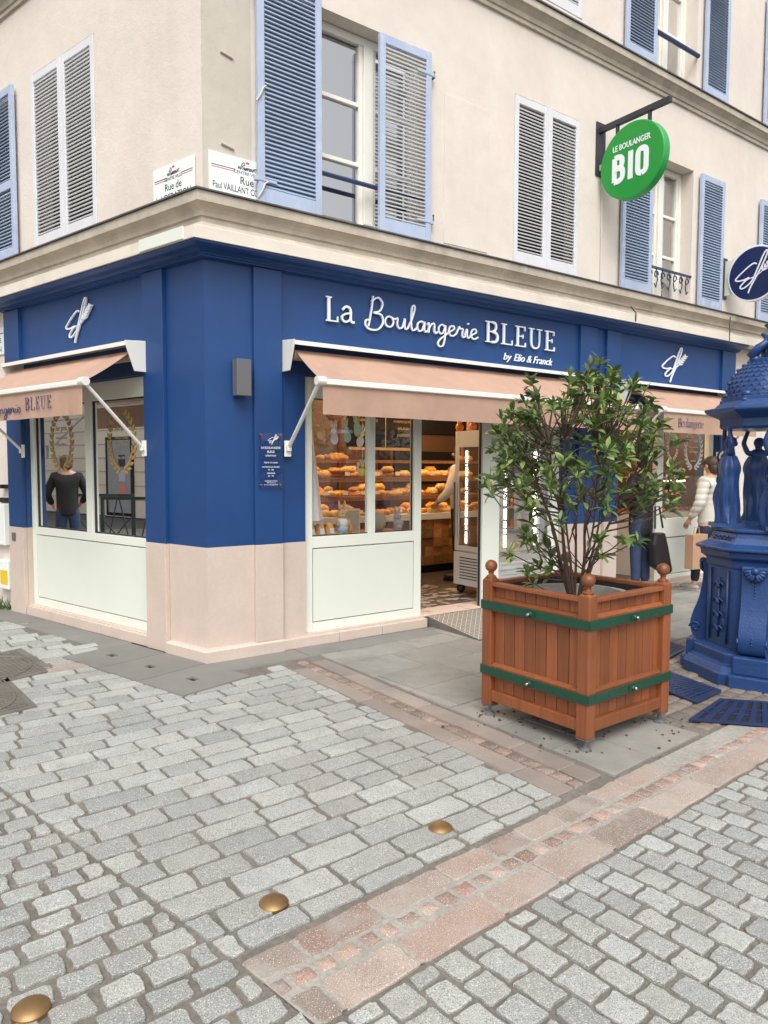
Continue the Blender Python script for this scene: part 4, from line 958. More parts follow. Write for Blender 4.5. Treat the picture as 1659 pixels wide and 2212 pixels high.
# ------------------------------------------------------------------ signs and lamps on the building
def FLm(s0): return lambda x, y, d: FL(s0 - x, d, y)
XR = XZ(FR)
t = thing('shop_sign', 'raised white lettering La Boulangerie BLEUE by Elio & Franck on the blue fascia', 'shop sign', FR(2.45, 0, 2.75))
def letter(fn):
    m = MB(); r = fn(m); mk('letter', m, 'white_letter', t, bevel=0); return r
D0, D1 = .014, .030
x = letter(lambda m: serif_glyph(m, XR, 'L', 1.055, 2.742, .205, D0, D1)); x = letter(lambda m: serif_glyph(m, XR, 'a', 1.20, 2.752, .215, D0, D1, 1.35))
m = MB(); script_word(m, XR, 'B', 1.475, 2.738, .242, D0, D1, .0135, 1.15); script_word(m, XR, 'oulangerie', 1.66, 2.765, .228, D0, D1, .0125, 1.30); mk('script_lettering', m, 'white_letter', t)
x = 2.885
for ch in 'BLEUE': x += letter(lambda m: serif_glyph(m, XR, ch, x, 2.755, .205, D0, D1, 1.33)) * 1.14
m = MB(); m.text(XR, 'by', 3.15, 2.605, .10, D0, .024, bold=.0, shear=.3, width=.115); m.text(XR, 'Elio & Franck', 3.30, 2.605, .105, D0, .024, bold=.0, shear=.35, width=.58); mk('small_lettering', m, 'white_letter', t)
def logo(F, x, y, k, loc, label):
    tt = thing('wheat_logo', label, 'sign', loc, 0, 'raised wheat ear monograms'); m = MB(); wheat_logo(m, F, x, y, k, .012, .026, .034); mk('monogram', m, 'white_letter', tt)
logo(FLm(1.985), 0, 2.64, .38, FL(1.75, 0, 2.6), 'raised white wheat monogram above the left facade awning')
logo(XR, 5.87, 2.585, .44, FR(6.1, 0, 2.6), 'raised white wheat monogram above the right hand awning')
# street name plates
def plate_sign(F, x0, w_, z0, z1, lines, loc, label):
    t = thing('street_sign', label, 'street sign', loc); m = MB(); m.box(F, x0, x0 + w_, z0, z1, .006, .016); mk('enamel_plate', m, 'white_enamel', t, bevel=.002)
    m = MB(); m2 = MB(); cx = x0 + w_ / 2; h = z1 - z0
    for sgn in (-1, 1):
        a, b = (x0 + .02, x0 + w_ * .34) if sgn < 0 else (x0 + w_ * .70, x0 + w_ - .02)
        m.box(F, a, b, z1 - .098, z1 - .092, .016, .0168); m2.box(F, a, b, z1 - .113, z1 - .107, .016, .0168)
    m.ribbon(F, smoothpts([(cx - .055 + p * .12, z1 - .085 + q * .075) for p, q in [(0, 0), (.1, .5), (.25, .75), (.3, .5), (.15, .35), (.35, 0), (.45, .25), (.5, .05), (.58, .3), (.65, .05), (.75, .25), (.85, .05), (.95, .3), (1.15, .35)]]), .006, .016, .0172)
    m2.box(F, cx - .01, cx + .02, z1 - .035, z1 - .02, .016, .0168)
    for i, (txt, sz, z, bo, wd) in enumerate(lines): m.text(F, txt, cx, z, sz, .016, .0171, width=wd, bold=bo, align='CENTER')
    mk('lettering', m, 'black_ink', t); mk('coloured_stripe', m2, 'red_ink', t)
plate_sign(XR, .045, .62, 3.55, 3.885, [('MALMAISON', .034, 3.80, .003, .15), ('CENTRE VILLE', .034, 3.765, .003, .22), ('Rue', .082, 3.69, .003, .11), ('Paul VAILLANT COUTURIER', .07, 3.622, .002, .56)], FR(.28, 0, 3.6), 'white enamel plate Rue Paul VAILLANT COUTURIER half hidden behind the blue shutter')
plate_sign(FLm(.60), 0, .525, 3.53, 3.86, [('MALMAISON', .034, 3.775, .003, .15), ('CENTRE VILLE', .034, 3.74, .003, .22), ('Rue de', .08, 3.665, .002, .21), ('la LIBERATION', .08, 3.585, .002, .44)], FL(.34, 0, 3.6), 'white enamel plate Rue de la LIBERATION left of the building corner')
t = thing('street_sign', 'white enamel plate cut off at the left edge below the cornice', 'street sign', FL(3.55, 0, 2.8))
m = MB(); m.box(FL, 3.30, 3.75, -.03, -.015, 2.68, 2.96); mk('enamel_plate', m, 'white_enamel', t); m = MB(); F_ = FLm(3.75); m.text(F_, 'de GAULLE', .02, 2.80, .07, -.015, -.0135, width=.36); m.text(F_, 'ELYSON', .02, 2.71, .07, -.015, -.0135, width=.36); m.box(FL, 3.32, 3.73, -.015, -.0135, 2.89, 2.9); mk('lettering', m, 'navy_ink', t)
# wall lamp and acrylic plaque
t = thing('wall_lamp', 'grey box shaped up and down lamp on the blue corner wall', 'wall lamp', FR(.28, 0, 2.06))
m = MB(); m.box(FR, .215, .335, .02, .11, 2.065, 2.345); mk('lamp_body', m, 'lamp_grey', t, bevel=.004); m = MB(); m.box(FR, .245, .305, .0, .022, 2.12, 2.29); mk('wall_bracket', m, 'black_iron', t)
t = thing('opening_hours_plaque', 'clear acrylic opening hours plaque with white print on the blue pilaster', 'plaque', FR(.53, .04, 1.35))
m = MB(); m.box(FR, .415, .625, .058, .064, 1.35, 1.79); mk('acrylic_sheet', m, 'clear_plate', t)
m = MB()
for a in (.435, .605):
    for z in (1.37, 1.77): m.lathe(lambda x, y, zz: FR(a + x, .036 + zz, z + y), [(.009, 0), (.009, .03), (.006, .034), (.001, .034)], 10)
mk('standoff', m, 'brass', t, smooth=35)
m = MB(); wheat_logo(m, XR, .495, 1.695, .08, .0645, .066, .04); P_ = lambda s, z, k, w_: m.text(XR, s, .52, z, k, .0645, .0655, width=w_, align='CENTER')
P_('LA BOULANGERIE', 1.66, .026, .17); P_('BLEUE', 1.628, .026, .065); P_('by Elio & Franck', 1.60, .02, .095); P_('FERME LE LUNDI', 1.545, .016, .12); P_('DU MARDI AU SAMEDI', 1.51, .016, .15); P_('7h - 20h', 1.488, .016, .05); P_('DIMANCHE', 1.46, .016, .07); P_('8h - 19h', 1.438, .016, .05); P_('boulangerie bleue', 1.40, .013, .11); P_('78 avenue', 1.385, .011, .08); P_('la boulangerie', 1.37, .011, .12)
mk('lettering', m, 'white_print', t)
# green hanging sign
t = thing('hanging_sign', 'round green LE BOULANGER BIO sign hanging from a dark bracket', 'hanging sign', FR(4.62, 0, 4.77))
m = MB(); m.box(FR, 4.54, 4.70, .0, .012, 4.74, 5.32); mk('wall_plate', m, 'bracket_dark', t, bevel=.002)
m = MB(); m.box(FR, 4.585, 4.635, .012, .87, 5.205, 5.265); mk('arm', m, 'bracket_dark', t, bevel=.003)
for o in (.235, .63): m = MB(); m.box(FR, 4.595, 4.625, o - .015, o + .015, 5.0, 5.2045); mk('hanger', m, 'bracket_dark', t)
DS = lambda x, y, d: FR(4.57 - d, .445 + x, 4.768 + y)
m = MB(); m.lathe(lambda x, y, z: DS(x, y, z), [(.385, -.10), (.393, -.095), (.393, -.004), (.388, 0)], 64); mk('disc', m, 'sign_green_edge', t, smooth=35)
m = MB(); m.lathe(lambda x, y, z: DS(x, y, z), [(.384, .0005), (.38, .003)], 64); mk('disc_face', m, 'sign_green', t)
def rtext(parent, glyphs, k, x, y, wd):
    m = MB()
    for g, dx in glyphs:
        for pts in g: m.ribbon(DS, [(x + dx * k + a * k, y + b * k) for a, b in pts], wd, .003, .008 + .0012 * [q is pts for q in g].index(True), .0006)
    mk('letter', m, 'white_letter', parent)
rB = [[(0, 0), (0, 1)], smoothpts([(0, 1), (.22, 1), (.36, .9), (.36, .64), (.22, .54), (0, .54)], 5), smoothpts([(0, .54), (.24, .54), (.4, .42), (.4, .12), (.24, 0), (0, 0)], 5)]
rI = [[(0, -.08), (0, 1.08)]]; rO = [smoothpts([(.2, 0), (.38, .1), (.4, .5), (.38, .9), (.2, 1), (.02, .9), (0, .5), (.02, .1), (.2, 0)], 5)]
for g, dx in ((rB, 0), (rI, .80), (rO, 1.16)): rtext(t, [(g, dx)], .25, -.205, -.175, .058)
m = MB(); m.text(DS, 'LE BOULANGER', 0, .145, .085, .003, .007, width=.46, bold=.012, align='CENTER'); mk('lettering', m, 'white_letter', t)
m = MB(); m.tube([FR(4.66, .03, 4.9), FR(4.64, .07, 4.82), FR(4.62, .1, 4.78)], .009, 6); m.box(FR, 4.6, 4.68, .013, .05, 4.80, 4.86); mk('junction_box', m, 'cable', t)
# round navy sign
t = thing('hanging_sign', 'round navy wheat monogram sign at the right edge above the fountain', 'hanging sign', FR(7.25, 0, 4.0))
m = MB(); m.box(FR, 7.24, 7.26, .0, .25, 3.80, 4.25); mk('bracket_plate', m, 'white_panel', t); m = MB(); m.box(FR, 7.2, 7.3, -.0, .012, 3.76, 4.29); mk('wall_plate', m, 'bracket_dark', t)
DN = lambda x, y, d: FR(7.22 - d, .415 + x, 4.01 + y)
m = MB(); m.lathe(lambda x, y, z: DN(x, y, z), [(.345, -.08), (.35, -.075), (.35, -.004), (.346, 0), (.33, .0005)], 56); mk('rim', m, 'white_letter', t, smooth=35)
m = MB(); m.lathe(lambda x, y, z: DN(x, y, z), [(.33, .001), (.326, .004)], 56); mk('disc_face', m, 'sign_navy', t)
m = MB(); wheat_logo(m, DN, -.24, -.24, .50, .0041, .010, .035, 1.6); mk('monogram', m, 'white_letter', t)
# ------------------------------------------------------------------ awnings
def awning(F, s0, s1, label, wave=0):
    t = thing('awning', label, 'awning', F((s0 + s1) / 2, 0, 2.45))
    PF = lambda x, y, d: F(d, x, y)
    m = MB(); m.prism(PF, [(0, 2.535), (.215, 2.515), (.215, 2.482), (.207, 2.482), (.207, 2.507), (0, 2.525)], s0 + .012, s1 - .012); mk('cassette', m, 'awning_metal', t)
    for a in (s0, s1 - .012):
        m = MB(); m.prism(PF, [(0, 2.54), (.222, 2.52), (.205, 2.46), (.138, 2.285), (0, 2.285)], a, a + .012); mk('end_plate', m, 'awning_metal', t, bevel=.002)
    m = MB(); m.tube([F(s0 + .05, .105, 2.415), F(s1 - .05, .105, 2.415)], .042, 14); mk('roller', m, 'awning_cloth', t, smooth=40)
    a, b = s0 + .06, s1 - .06; n = 30; k = 8; m = MB(); G = []
    for i in range(n + 1):
        s_ = a + (b - a) * i / n
        G.append(m.vs([F(s_, .13 + (.545 - .13) * j / k, 2.448 + (2.168 - 2.448) * j / k - .012 * math.sin(math.pi * j / k) + .003 * math.sin(i * 1.3)) for j in range(k + 1)]))
    for i in range(n):
        for j in range(k): m.face(G[i] + j, G[i + 1] + j, G[i + 1] + j + 1, G[i] + j + 1)
    mk('fabric', m, 'awning_cloth', t, smooth='all')
    m = MB(); m.prism(PF, [(.535, 2.178), (.56, 2.185), (.578, 2.172), (.578, 2.142), (.56, 2.135), (.535, 2.142)], a - .03, b + .03); mk('front_bar', m, 'awning_metal', t, bevel=.003)
    m = MB(); G = []; k = 6; n = 60
    for i in range(n + 1):
        s_ = a + (b - a) * i / n; G.append(m.vs([F(s_, .556 + .006 * math.sin(i * .55 + 1) * j / k + .003 * math.sin(i * 1.7) * j / k, 2.14 - .225 * j / k) for j in range(k + 1)]))
    for i in range(n):
        for j in range(k): m.face(G[i] + j, G[i + 1] + j, G[i + 1] + j + 1, G[i] + j + 1)
    mk('valance', m, 'awning_cloth', t, smooth='all')
    for s_ in (s0 + .035, s1 - .035):
        m = MB(); m.tube([F(s_, .05, 1.665), F(s_, .555, 2.160)], .0185, 8, flat=.7); ar = mk('arm', m, 'awning_metal', t, smooth=40)
        m = MB(); m.box(F, s_ - .03, s_ + .03, .037, .048, 1.60, 1.73); m.box(F, s_ - .02, s_ + .02, .048, .075, 1.645, 1.69); mk('wall_bracket', m, 'awning_metal', ar, bevel=.003)
        m = MB(); m.tube([F(s_ - .03, .557, 2.166), F(s_ + .045, .557, 2.166)], .034, 12); mk('bar_joint', m, 'awning_metal', ar, smooth=40)
    return t
awning(FR, .648, 4.665, 'long salmon pink awning over the bakery door and main window')
t2 = awning(FR, 5.05, 7.18, 'salmon pink awning reading Boulangerie behind the planter shrub')
t1 = awning(FL, .712, 2.875, 'salmon pink awning with navy lettering over the left facade window')
m = MB(); x = 5.385
for ch in 'Boulangerie': x += serif_glyph(m, XR, ch, x, 1.985, .098, .5625, .5645, .98, .62) if ch in SER else .05
mk('lettering', m, 'navy_ink', t2)
m = MB(); F_ = FLm(2.78); x = .03
for ch in 'La': x += serif_glyph(m, F_, ch, x, 1.99, .10, .565, .567, 1.1, .6)
script_word(m, F_, 'Boulangerie', .22, 1.975, .105, .565, .5665, .006, 1.72); x = 1.10
for ch in 'BLEUE': x += serif_glyph(m, F_, ch, x, 1.985, .105, .565, .567, 1.15, .6) * 1.12
mk('lettering', m, 'navy_ink', t1)
# ------------------------------------------------------------------ prints on the glass
def decal(name, label, F, cx, cz, rx, ry, ls, mt, lines, d):
    t = thing(name, label, 'window sticker', F(cx, cz, d) if False else F(cx, cz, d)); m = MB(); laurel(m, F, cx, cz, rx, ry, d, d + .0006, ls=ls)
    for txt, dz, k, wd in lines: m.text(F, txt, cx, cz + dz, k, d, d + .0006, width=wd, align='CENTER')
    mk('print', m, mt, t)
LN_ = [('1er prix', .10, .075, .2), ('Meilleur Artisan', .02, .03, .2), ('Meilleur Pâtissier', -.04, .03, .2), ('Paris 2015', -.16, .035, .12)]
F_ = FLm(2.80)
decal('laurel_sticker', 'gold laurel wreath print on the left pane of the left window', F_, .48, 1.76, .19, .26, .085, 'gold_print', LN_, -.082)
decal('laurel_sticker', 'gold laurel wreath print on the right pane beside the blue corner', F_, 1.52, 1.74, .19, .26, .085, 'gold_print', LN_, -.082)
decal('laurel_sticker', 'large white laurel wreath print on the right hand shop window', XR, 6.78, 1.76, .185, .24, .085, 'white_print', LN_, -.082)
decal('laurel_sticker', 'small white laurel wreath print high on the right hand shop window', XR, 6.30, 1.80, .11, .17, .05, 'white_print', [('prix', .03, .04, .1)], -.082)
decal('laurel_sticker', 'small white laurel wreath print low on the right hand shop window', XR, 6.28, 1.36, .10, .13, .05, 'white_print', [('prix', .03, .03, .08)], -.082)
# ------------------------------------------------------------------ small things on the left
t = thing('meter_cabinet', 'white meter cabinet on the wall at the left edge', 'cabinet', FL(3.6, 0, .7))
m = MB(); m.box(FL, 3.30, 3.9, -.028, .04, .68, 1.12); mk('cabinet_body', m, 'white_enamel', t, bevel=.006); m = MB(); m.box(FL, 3.32, 3.42, -.03, .05, 1.28, 1.32); mk('latch', m, 'black_iron', t); m = MB(); m.box(FL, 3.32, 3.5, -.028, .0, 1.13, 1.18); mk('hinge', m, 'black_iron', t)
t = thing('utility_box', 'low white utility box with a yellow label beside the left pilaster', 'utility box', FL(3.35, 0, .2))
m = MB(); m.box(FL, 3.225, 3.5, -.028, .05, .22, .52); mk('box_body', m, 'white_enamel', t, bevel=.006); m = MB(); m.box(FL, 3.235, 3.40, .05, .053, .27, .42); mk('label_plate', m, 'yellow_label', t)
t = thing('door_bell', 'small grey intercom plate on the pink pilaster base', 'intercom', FL(3.1, .04, .78)); m = MB(); m.box(FL, 3.05, 3.12, .041, .05, .75, .83); mk('bell_plate', m, 'lamp_grey', t)
m = MB(); random.seed(5)
for _ in range(60):
    s_, o_, h = random.uniform(3.25, 3.7), random.uniform(-.02, .10), random.uniform(.05, .22); a = random.random() * 6; p = FL(s_, o_, 0); w_ = .006
    q = p + Vector((math.cos(a) * h * .4, math.sin(a) * h * .4, h)); m.poly([p + Vector((w_, 0, 0)), p - Vector((w_, 0, 0)), q])
wd_ = tag(mk('weeds', m, 'leaf_tree', None), 'tuft of weeds at the foot of the wall by the left edge', 'weeds', kind='stuff')
# ------------------------------------------------------------------ cast iron fountain
FZ = Vector((FC.x + .045, FC.y, 0)); A0 = R_(-125.6)
fo = thing('drinking_fountain', 'blue painted cast iron drinking fountain with draped figures under a scaled dome', 'fountain', FZ)
def octa(name, prof, parent=fo, mt='fountain_blue', n=8, sm=False, bev=.006):
    m = MB(); m.lathe(ID, [(r / (math.cos(math.pi / 8) if n == 8 else 1), z) for r, z in prof], n, A0 + math.pi / 8); return mk(name, m, mt, parent, smooth=sm, bevel=bev, local=True)
def rad(k): a = A0 + k * math.pi / 2; return Vector((math.cos(a), math.sin(a), 0)), Vector((-math.sin(a), math.cos(a), 0))
octa('plinth', [(.505, -.02), (.505, .075), (.485, .09), (.47, .12), (.435, .13), (.435, .20), (.42, .21), (.39, .22)])
octa('pedestal', [(.36, .215), (.36, .80), (.37, .81), (.375, .86), (.41, .885), (.415, .925), (.445, .935), (.445, .955), (.40, .965), (.37, .98), (.345, 1.02), (.335, 1.055), (.35, 1.062), (.35, 1.085), (.1, 1.09)])
for k in range(4):
    a, b = rad(k); m = MB()
    G = lambda x, y, d: a * x + b * d + Vector((0, 0, y))
    prof = smoothpts([(.335, .215), (.43, .215), (.475, .25), (.49, .33), (.47, .42), (.435, .52), (.412, .64), (.405, .76), (.41, .83), (.335, .84)], 4)
    m.prism(G, prof, -.085, .085); co = mk('console', m, 'fountain_blue', fo, bevel=.008, local=True)
    m = MB(); m.box(lambda x, d, z: G(x, z, d),   .3, .545, -.135, .135, -.02, .085); m.box(lambda x, d, z: G(x, z, d), .3, .51, -.115, .115, .0851, .21); mk('console_foot', m, 'fountain_blue', fo, bevel=.01, local=True)
    m = MB()
    for q in range(22):
        z = .30 + .47 * q / 21; xx = [p for p in prof if p[1] >= z][0][0]; r_ = .49 - .0 if z < .33 else .408 + .085 * max(0, (.62 - z) / .29) ** 1.6
        m.ball(G(r_ + .004, z, 0), .0075, nu=6, nv=4)
    mk('bead', m, 'fountain_blue', co, smooth='all', local=True)
    m = MB()
    for q in range(9):
        an = math.pi * (q / 8) + math.pi; c0 = G(.418, .80, 0)
        m.tube([c0, c0 + b * math.cos(an) * .055 + Vector((0, 0, math.sin(an) * .06 )) + a * .012, c0 + b * math.cos(an) * .07 + Vector((0, 0, math.sin(an) * .078)) + a * .002], [.012, .014, .006], 6)
    m.ball(G(.425, .805, 0), .028, nu=10, nv=6); mk('shell_ornament', m, 'fountain_blue', co, smooth='all', local=True)
    m = MB()
    for sgn in (-1, 1):
        m.tube([G(.45, .30, sgn * .09) + (a * math.cos(t_) + Vector((0, 0, math.sin(t_)))) * (.045 - t_ * .0055) for t_ in [q * .5 for q in range(14)]], .007, 5)
    mk('scroll', m, 'fountain_blue', co, smooth='all', local=True)
    # relief on the panels between the consoles
    an = A0 + k * math.pi / 2 + math.pi / 4; a2, b2 = Vector((math.cos(an), math.sin(an), 0)), Vector((-math.sin(an), math.cos(an), 0)); m = MB()
    H_ = lambda x, y, d=0: a2 * (.362 + d) + b2 * x + Vector((0, 0, y))
    m.box(lambda x, z, d: H_(x, z, d), -.105, -.095, .25, .78, 0, .012); m.box(lambda x, z, d: H_(x, z, d), .095, .105, .25, .78, 0, .012)
    for z in (.34, .44, .54, .66):
        for sgn in (-1, 1): m.tube([H_(0, z, .004), H_(sgn * .03, z + .03, .012), H_(sgn * .055, z + .015, .01), H_(sgn * .05, z - .01, .006)], [.009, .008, .006, .003], 6)
        m.ball(H_(0, z, .008), .016, .016, .02, 8, 6)
    m.tube([H_(0, .28, .004), H_(0, .72, .004)], .006, 6)
    pn = mk('relief_panel', m, 'fountain_blue', fo, smooth='all', local=True)
    if k == 0:
        m = MB(); m.lathe(lambda x, y, z: H_(-.015 + x, .765 + y, .012 + z), [(.025, 0), (.028, .01), (.018, .022), (.002, .026)], 16); mk('push_button', m, 'steel', pn, smooth='all', local=True)
    m = MB()
    for q in range(5):
        x0 = -.09 + .045 * q; m.tube([a2 * (.36) + b2 * (x0 + .018 * math.cos(t_)) + Vector((0, 0, 1.02 + .015 * math.sin(t_))) for t_ in [w_ * .7 for w_ in range(8)]], .005, 5)
    mk('chain_relief', m, 'fountain_blue', fo, smooth='all', local=True)
octa('entablature', [(.1, 1.795), (.30, 1.80), (.315, 1.815), (.315, 1.87), (.33, 1.88), (.37, 1.90), (.40, 1.915), (.415, 1.93), (.415, 1.945), (.35, 1.958), (.33, 1.98), (.31, 2.0), (.31, 2.03)], bev=.003)
dome_prof = smoothpts([(.30, 2.02), (.292, 2.09), (.262, 2.17), (.205, 2.245), (.145, 2.29), (.105, 2.315)], 5)
octa('dome', dome_prof, n=32, sm=True, bev=0)
m = MB()
for i in range(10):
    t_ = .06 + .085 * i; k = t_ * (len(dome_prof) - 1); k0 = int(k); f = k - k0; p0, p1 = dome_prof[k0], dome_prof[min(k0 + 1, len(dome_prof) - 1)]
    r_, z = p0[0] + (p1[0] - p0[0]) * f, p0[1] + (p1[1] - p0[1]) * f; dz, dr = (p1[1] - p0[1]), (p1[0] - p0[0]); l = math.hypot(dz, dr); tz, tr = dz / l, dr / l; n = 34
    for q in range(n):
        an = 2 * math.pi * (q + .5 * (i % 2)) / n; hw_ = math.pi * r_ / n * .98; er = Vector((math.cos(an), math.sin(an), 0)); et = Vector((-math.sin(an), math.cos(an), 0)); up = er * tr + Vector((0, 0, tz)); no = er * tz - Vector((0, 0, tr)); c0 = er * r_ + Vector((0, 0, z))
        pts = [(-hw_, .028), (-hw_, .008), (-hw_ * .6, -.008), (0, -.014), (hw_ * .6, -.008), (hw_, .008), (hw_, .028)]
        m.poly([c0 + et * x_ + up * y_ + no * (.0055 if y_ < .02 else .0005) for x_, y_ in pts])
tag(mk('dome_scales', m, 'fountain_blue', fo, local=True), kind='stuff')
for k in range(8):
    m = MB(); an = A0 + k * math.pi / 4 + math.pi / 8; er = Vector((math.cos(an), math.sin(an), 0))
    if k % 2 == 0:
        for r_, z in dome_prof[2::3]: m.ball(er * (r_ + .006) + Vector((0, 0, z)), .018, .018, .014, 7, 5)
    m.ball(er * .30 + Vector((0, 0, 2.045)), .034, .034, .026, 8, 6); m.ball(er * .325 + Vector((0, 0, 2.0)), .022, .022, .018, 8, 6)
    m.ball(er * .322 + Vector((0, 0, 1.845)), .018, .018, .018, 8, 6)
    mk('dome_ornament', m, 'fountain_blue', fo, smooth='all', local=True)
m = MB()
for k in range(4):
    an = A0 + k * math.pi / 2 + .4; er = Vector((math.cos(an), math.sin(an), 0)); et = Vector((-er.y, er.x, 0))
    m.tube([er * .12 + Vector((0, 0, 2.30)), er * .135 + Vector((0, 0, 2.335)), er * .10 + et * .02 + Vector((0, 0, 2.385)), er * .055 + et * .05 + Vector((0, 0, 2.42)), er * .05 + et * .02 + Vector((0, 0, 2.465)), er * .075 + Vector((0, 0, 2.49))], [.03, .042, .036, .028, .018, .012], 8)
    m.ball(er * .115 + Vector((0, 0, 2.31)), .042, .042, .03, 8, 6)
m.lathe(ID, [(.07, 2.3), (.05, 2.36), (.035, 2.45), (.03, 2.52), (.055, 2.545), (.062, 2.553), (.055, 2.56), (.02, 2.565), (.026, 2.585), (.031, 2.605), (.025, 2.64), (.012, 2.69), (.001, 2.715)], 16)
mk('finial', m, 'fountain_blue', fo, smooth='all', local=True)
# ------------------------------------------------------------------ bodies
def skin_mesh(name, J, E, lvl=2):
    me = bpy.data.meshes.new(name); me.from_pydata([j[0] for j in J], E, []); o = bpy.data.objects.new(name, me); col.objects.link(o)
    md = o.modifiers.new('skin', 'SKIN'); md.use_smooth_shade = True
    if not me.skin_vertices: raise RuntimeError('no skin layer')
    for v, j in zip(me.skin_vertices[0].data, J):
        r = j[1]; v.radius = r if isinstance(r, tuple) else (r, r); v.use_root = False
    me.skin_vertices[0].data[0].use_root = True
    sb = o.modifiers.new('sub', 'SUBSURF'); sb.levels = lvl; sb.render_levels = lvl
    dg = bpy.context.evaluated_depsgraph_get(); out = bpy.data.meshes.new_from_object(o.evaluated_get(dg)); out.name = name
    bpy.data.objects.remove(o); bpy.data.meshes.remove(me)
    out.polygons.foreach_set('use_smooth', [True] * len(out.polygons)); return out
def body_parts(h, arms, legs=None, lean=0, fingers=False, bulk=1.0):
    """arms: {'l': (elbow, wrist), 'r': (...)}; faces +y, right hand is +x"""
    k = h / 1.7; V = lambda x, y, z: Vector((x, y + lean * max(0, z - .9), z)) * k
    J = [(V(0, 0, .95), (.125 * k, .10 * k)), (V(0, .0, 1.12), (.115 * k, .09 * k)), (V(0, 0, 1.30), (.145 * k, .10 * k)), (V(0, -.01, 1.43), (.09 * k, .075 * k)), (V(0, 0, 1.50), .05 * k), (V(0, .012, 1.55), .062 * k), (V(0, .02, 1.61), (.075 * k, .09 * k)), (V(0, .015, 1.67), (.055 * k, .07 * k))]
    E = [(i, i + 1) for i in range(7)]; idx = {}
    legs = legs or {'l': ((-.10, .0, .50), (-.11, -.02, .09)), 'r': ((.10, .02, .50), (.11, -.0, .09))}
    for s_, sx in (('l', -1), ('r', 1)):
        kn, an = legs[s_]; i = len(J)
        J += [(V(sx * .09, 0, .88), .085 * k), (V(*kn), .056 * k), (V(*an), .037 * k), (V(an[0], an[1] + .08, .04), .034 * k), (V(an[0], an[1] + .17, .03), .028 * k)]
        E += [(0, i), (i, i + 1), (i + 1, i + 2), (i + 2, i + 3), (i + 3, i + 4)]; idx['leg' + s_] = i
        el, wr = arms[s_]; i = len(J)
        J += [(V(sx * .165, -.005, 1.40), .058 * k), (V(*el), .043 * k), (V(*wr), .03 * k)]
        E += [(3, i), (i, i + 1), (i + 1, i + 2)]; idx['arm' + s_] = i
        d = (Vector(wr) - Vector(el)).normalized(); pm = Vector(wr) + d * .06; J.append((V(*pm), (.034 * k, .018 * k))); E.append((i + 2, i + 3))
        if fingers:
            sd = d.cross(Vector((1, 0, 0))).normalized()
            for q, ln in zip((-1.5, -.5, .5, 1.5), (.065, .078, .074, .058)):
                b0 = pm + d * .03 + sd * q * .018; j = len(J); J += [(V(*b0), .0095 * k), (V(*(b0 + d * ln * .55 - Vector((sx * .010, 0, 0)))), .0085 * k), (V(*(b0 + d * ln - Vector((sx * .028, 0, 0)))), .007 * k)]; E += [(i + 3, j), (j, j + 1), (j + 1, j + 2)]
            b0 = Vector(wr) + d * .03 + sd * .03; j = len(J); J += [(V(*b0), .011 * k), (V(*(b0 + d * .04 + sd * .022)), .009 * k)]; E += [(i + 3, j), (j, j + 1)]
    return J, E, idx, k
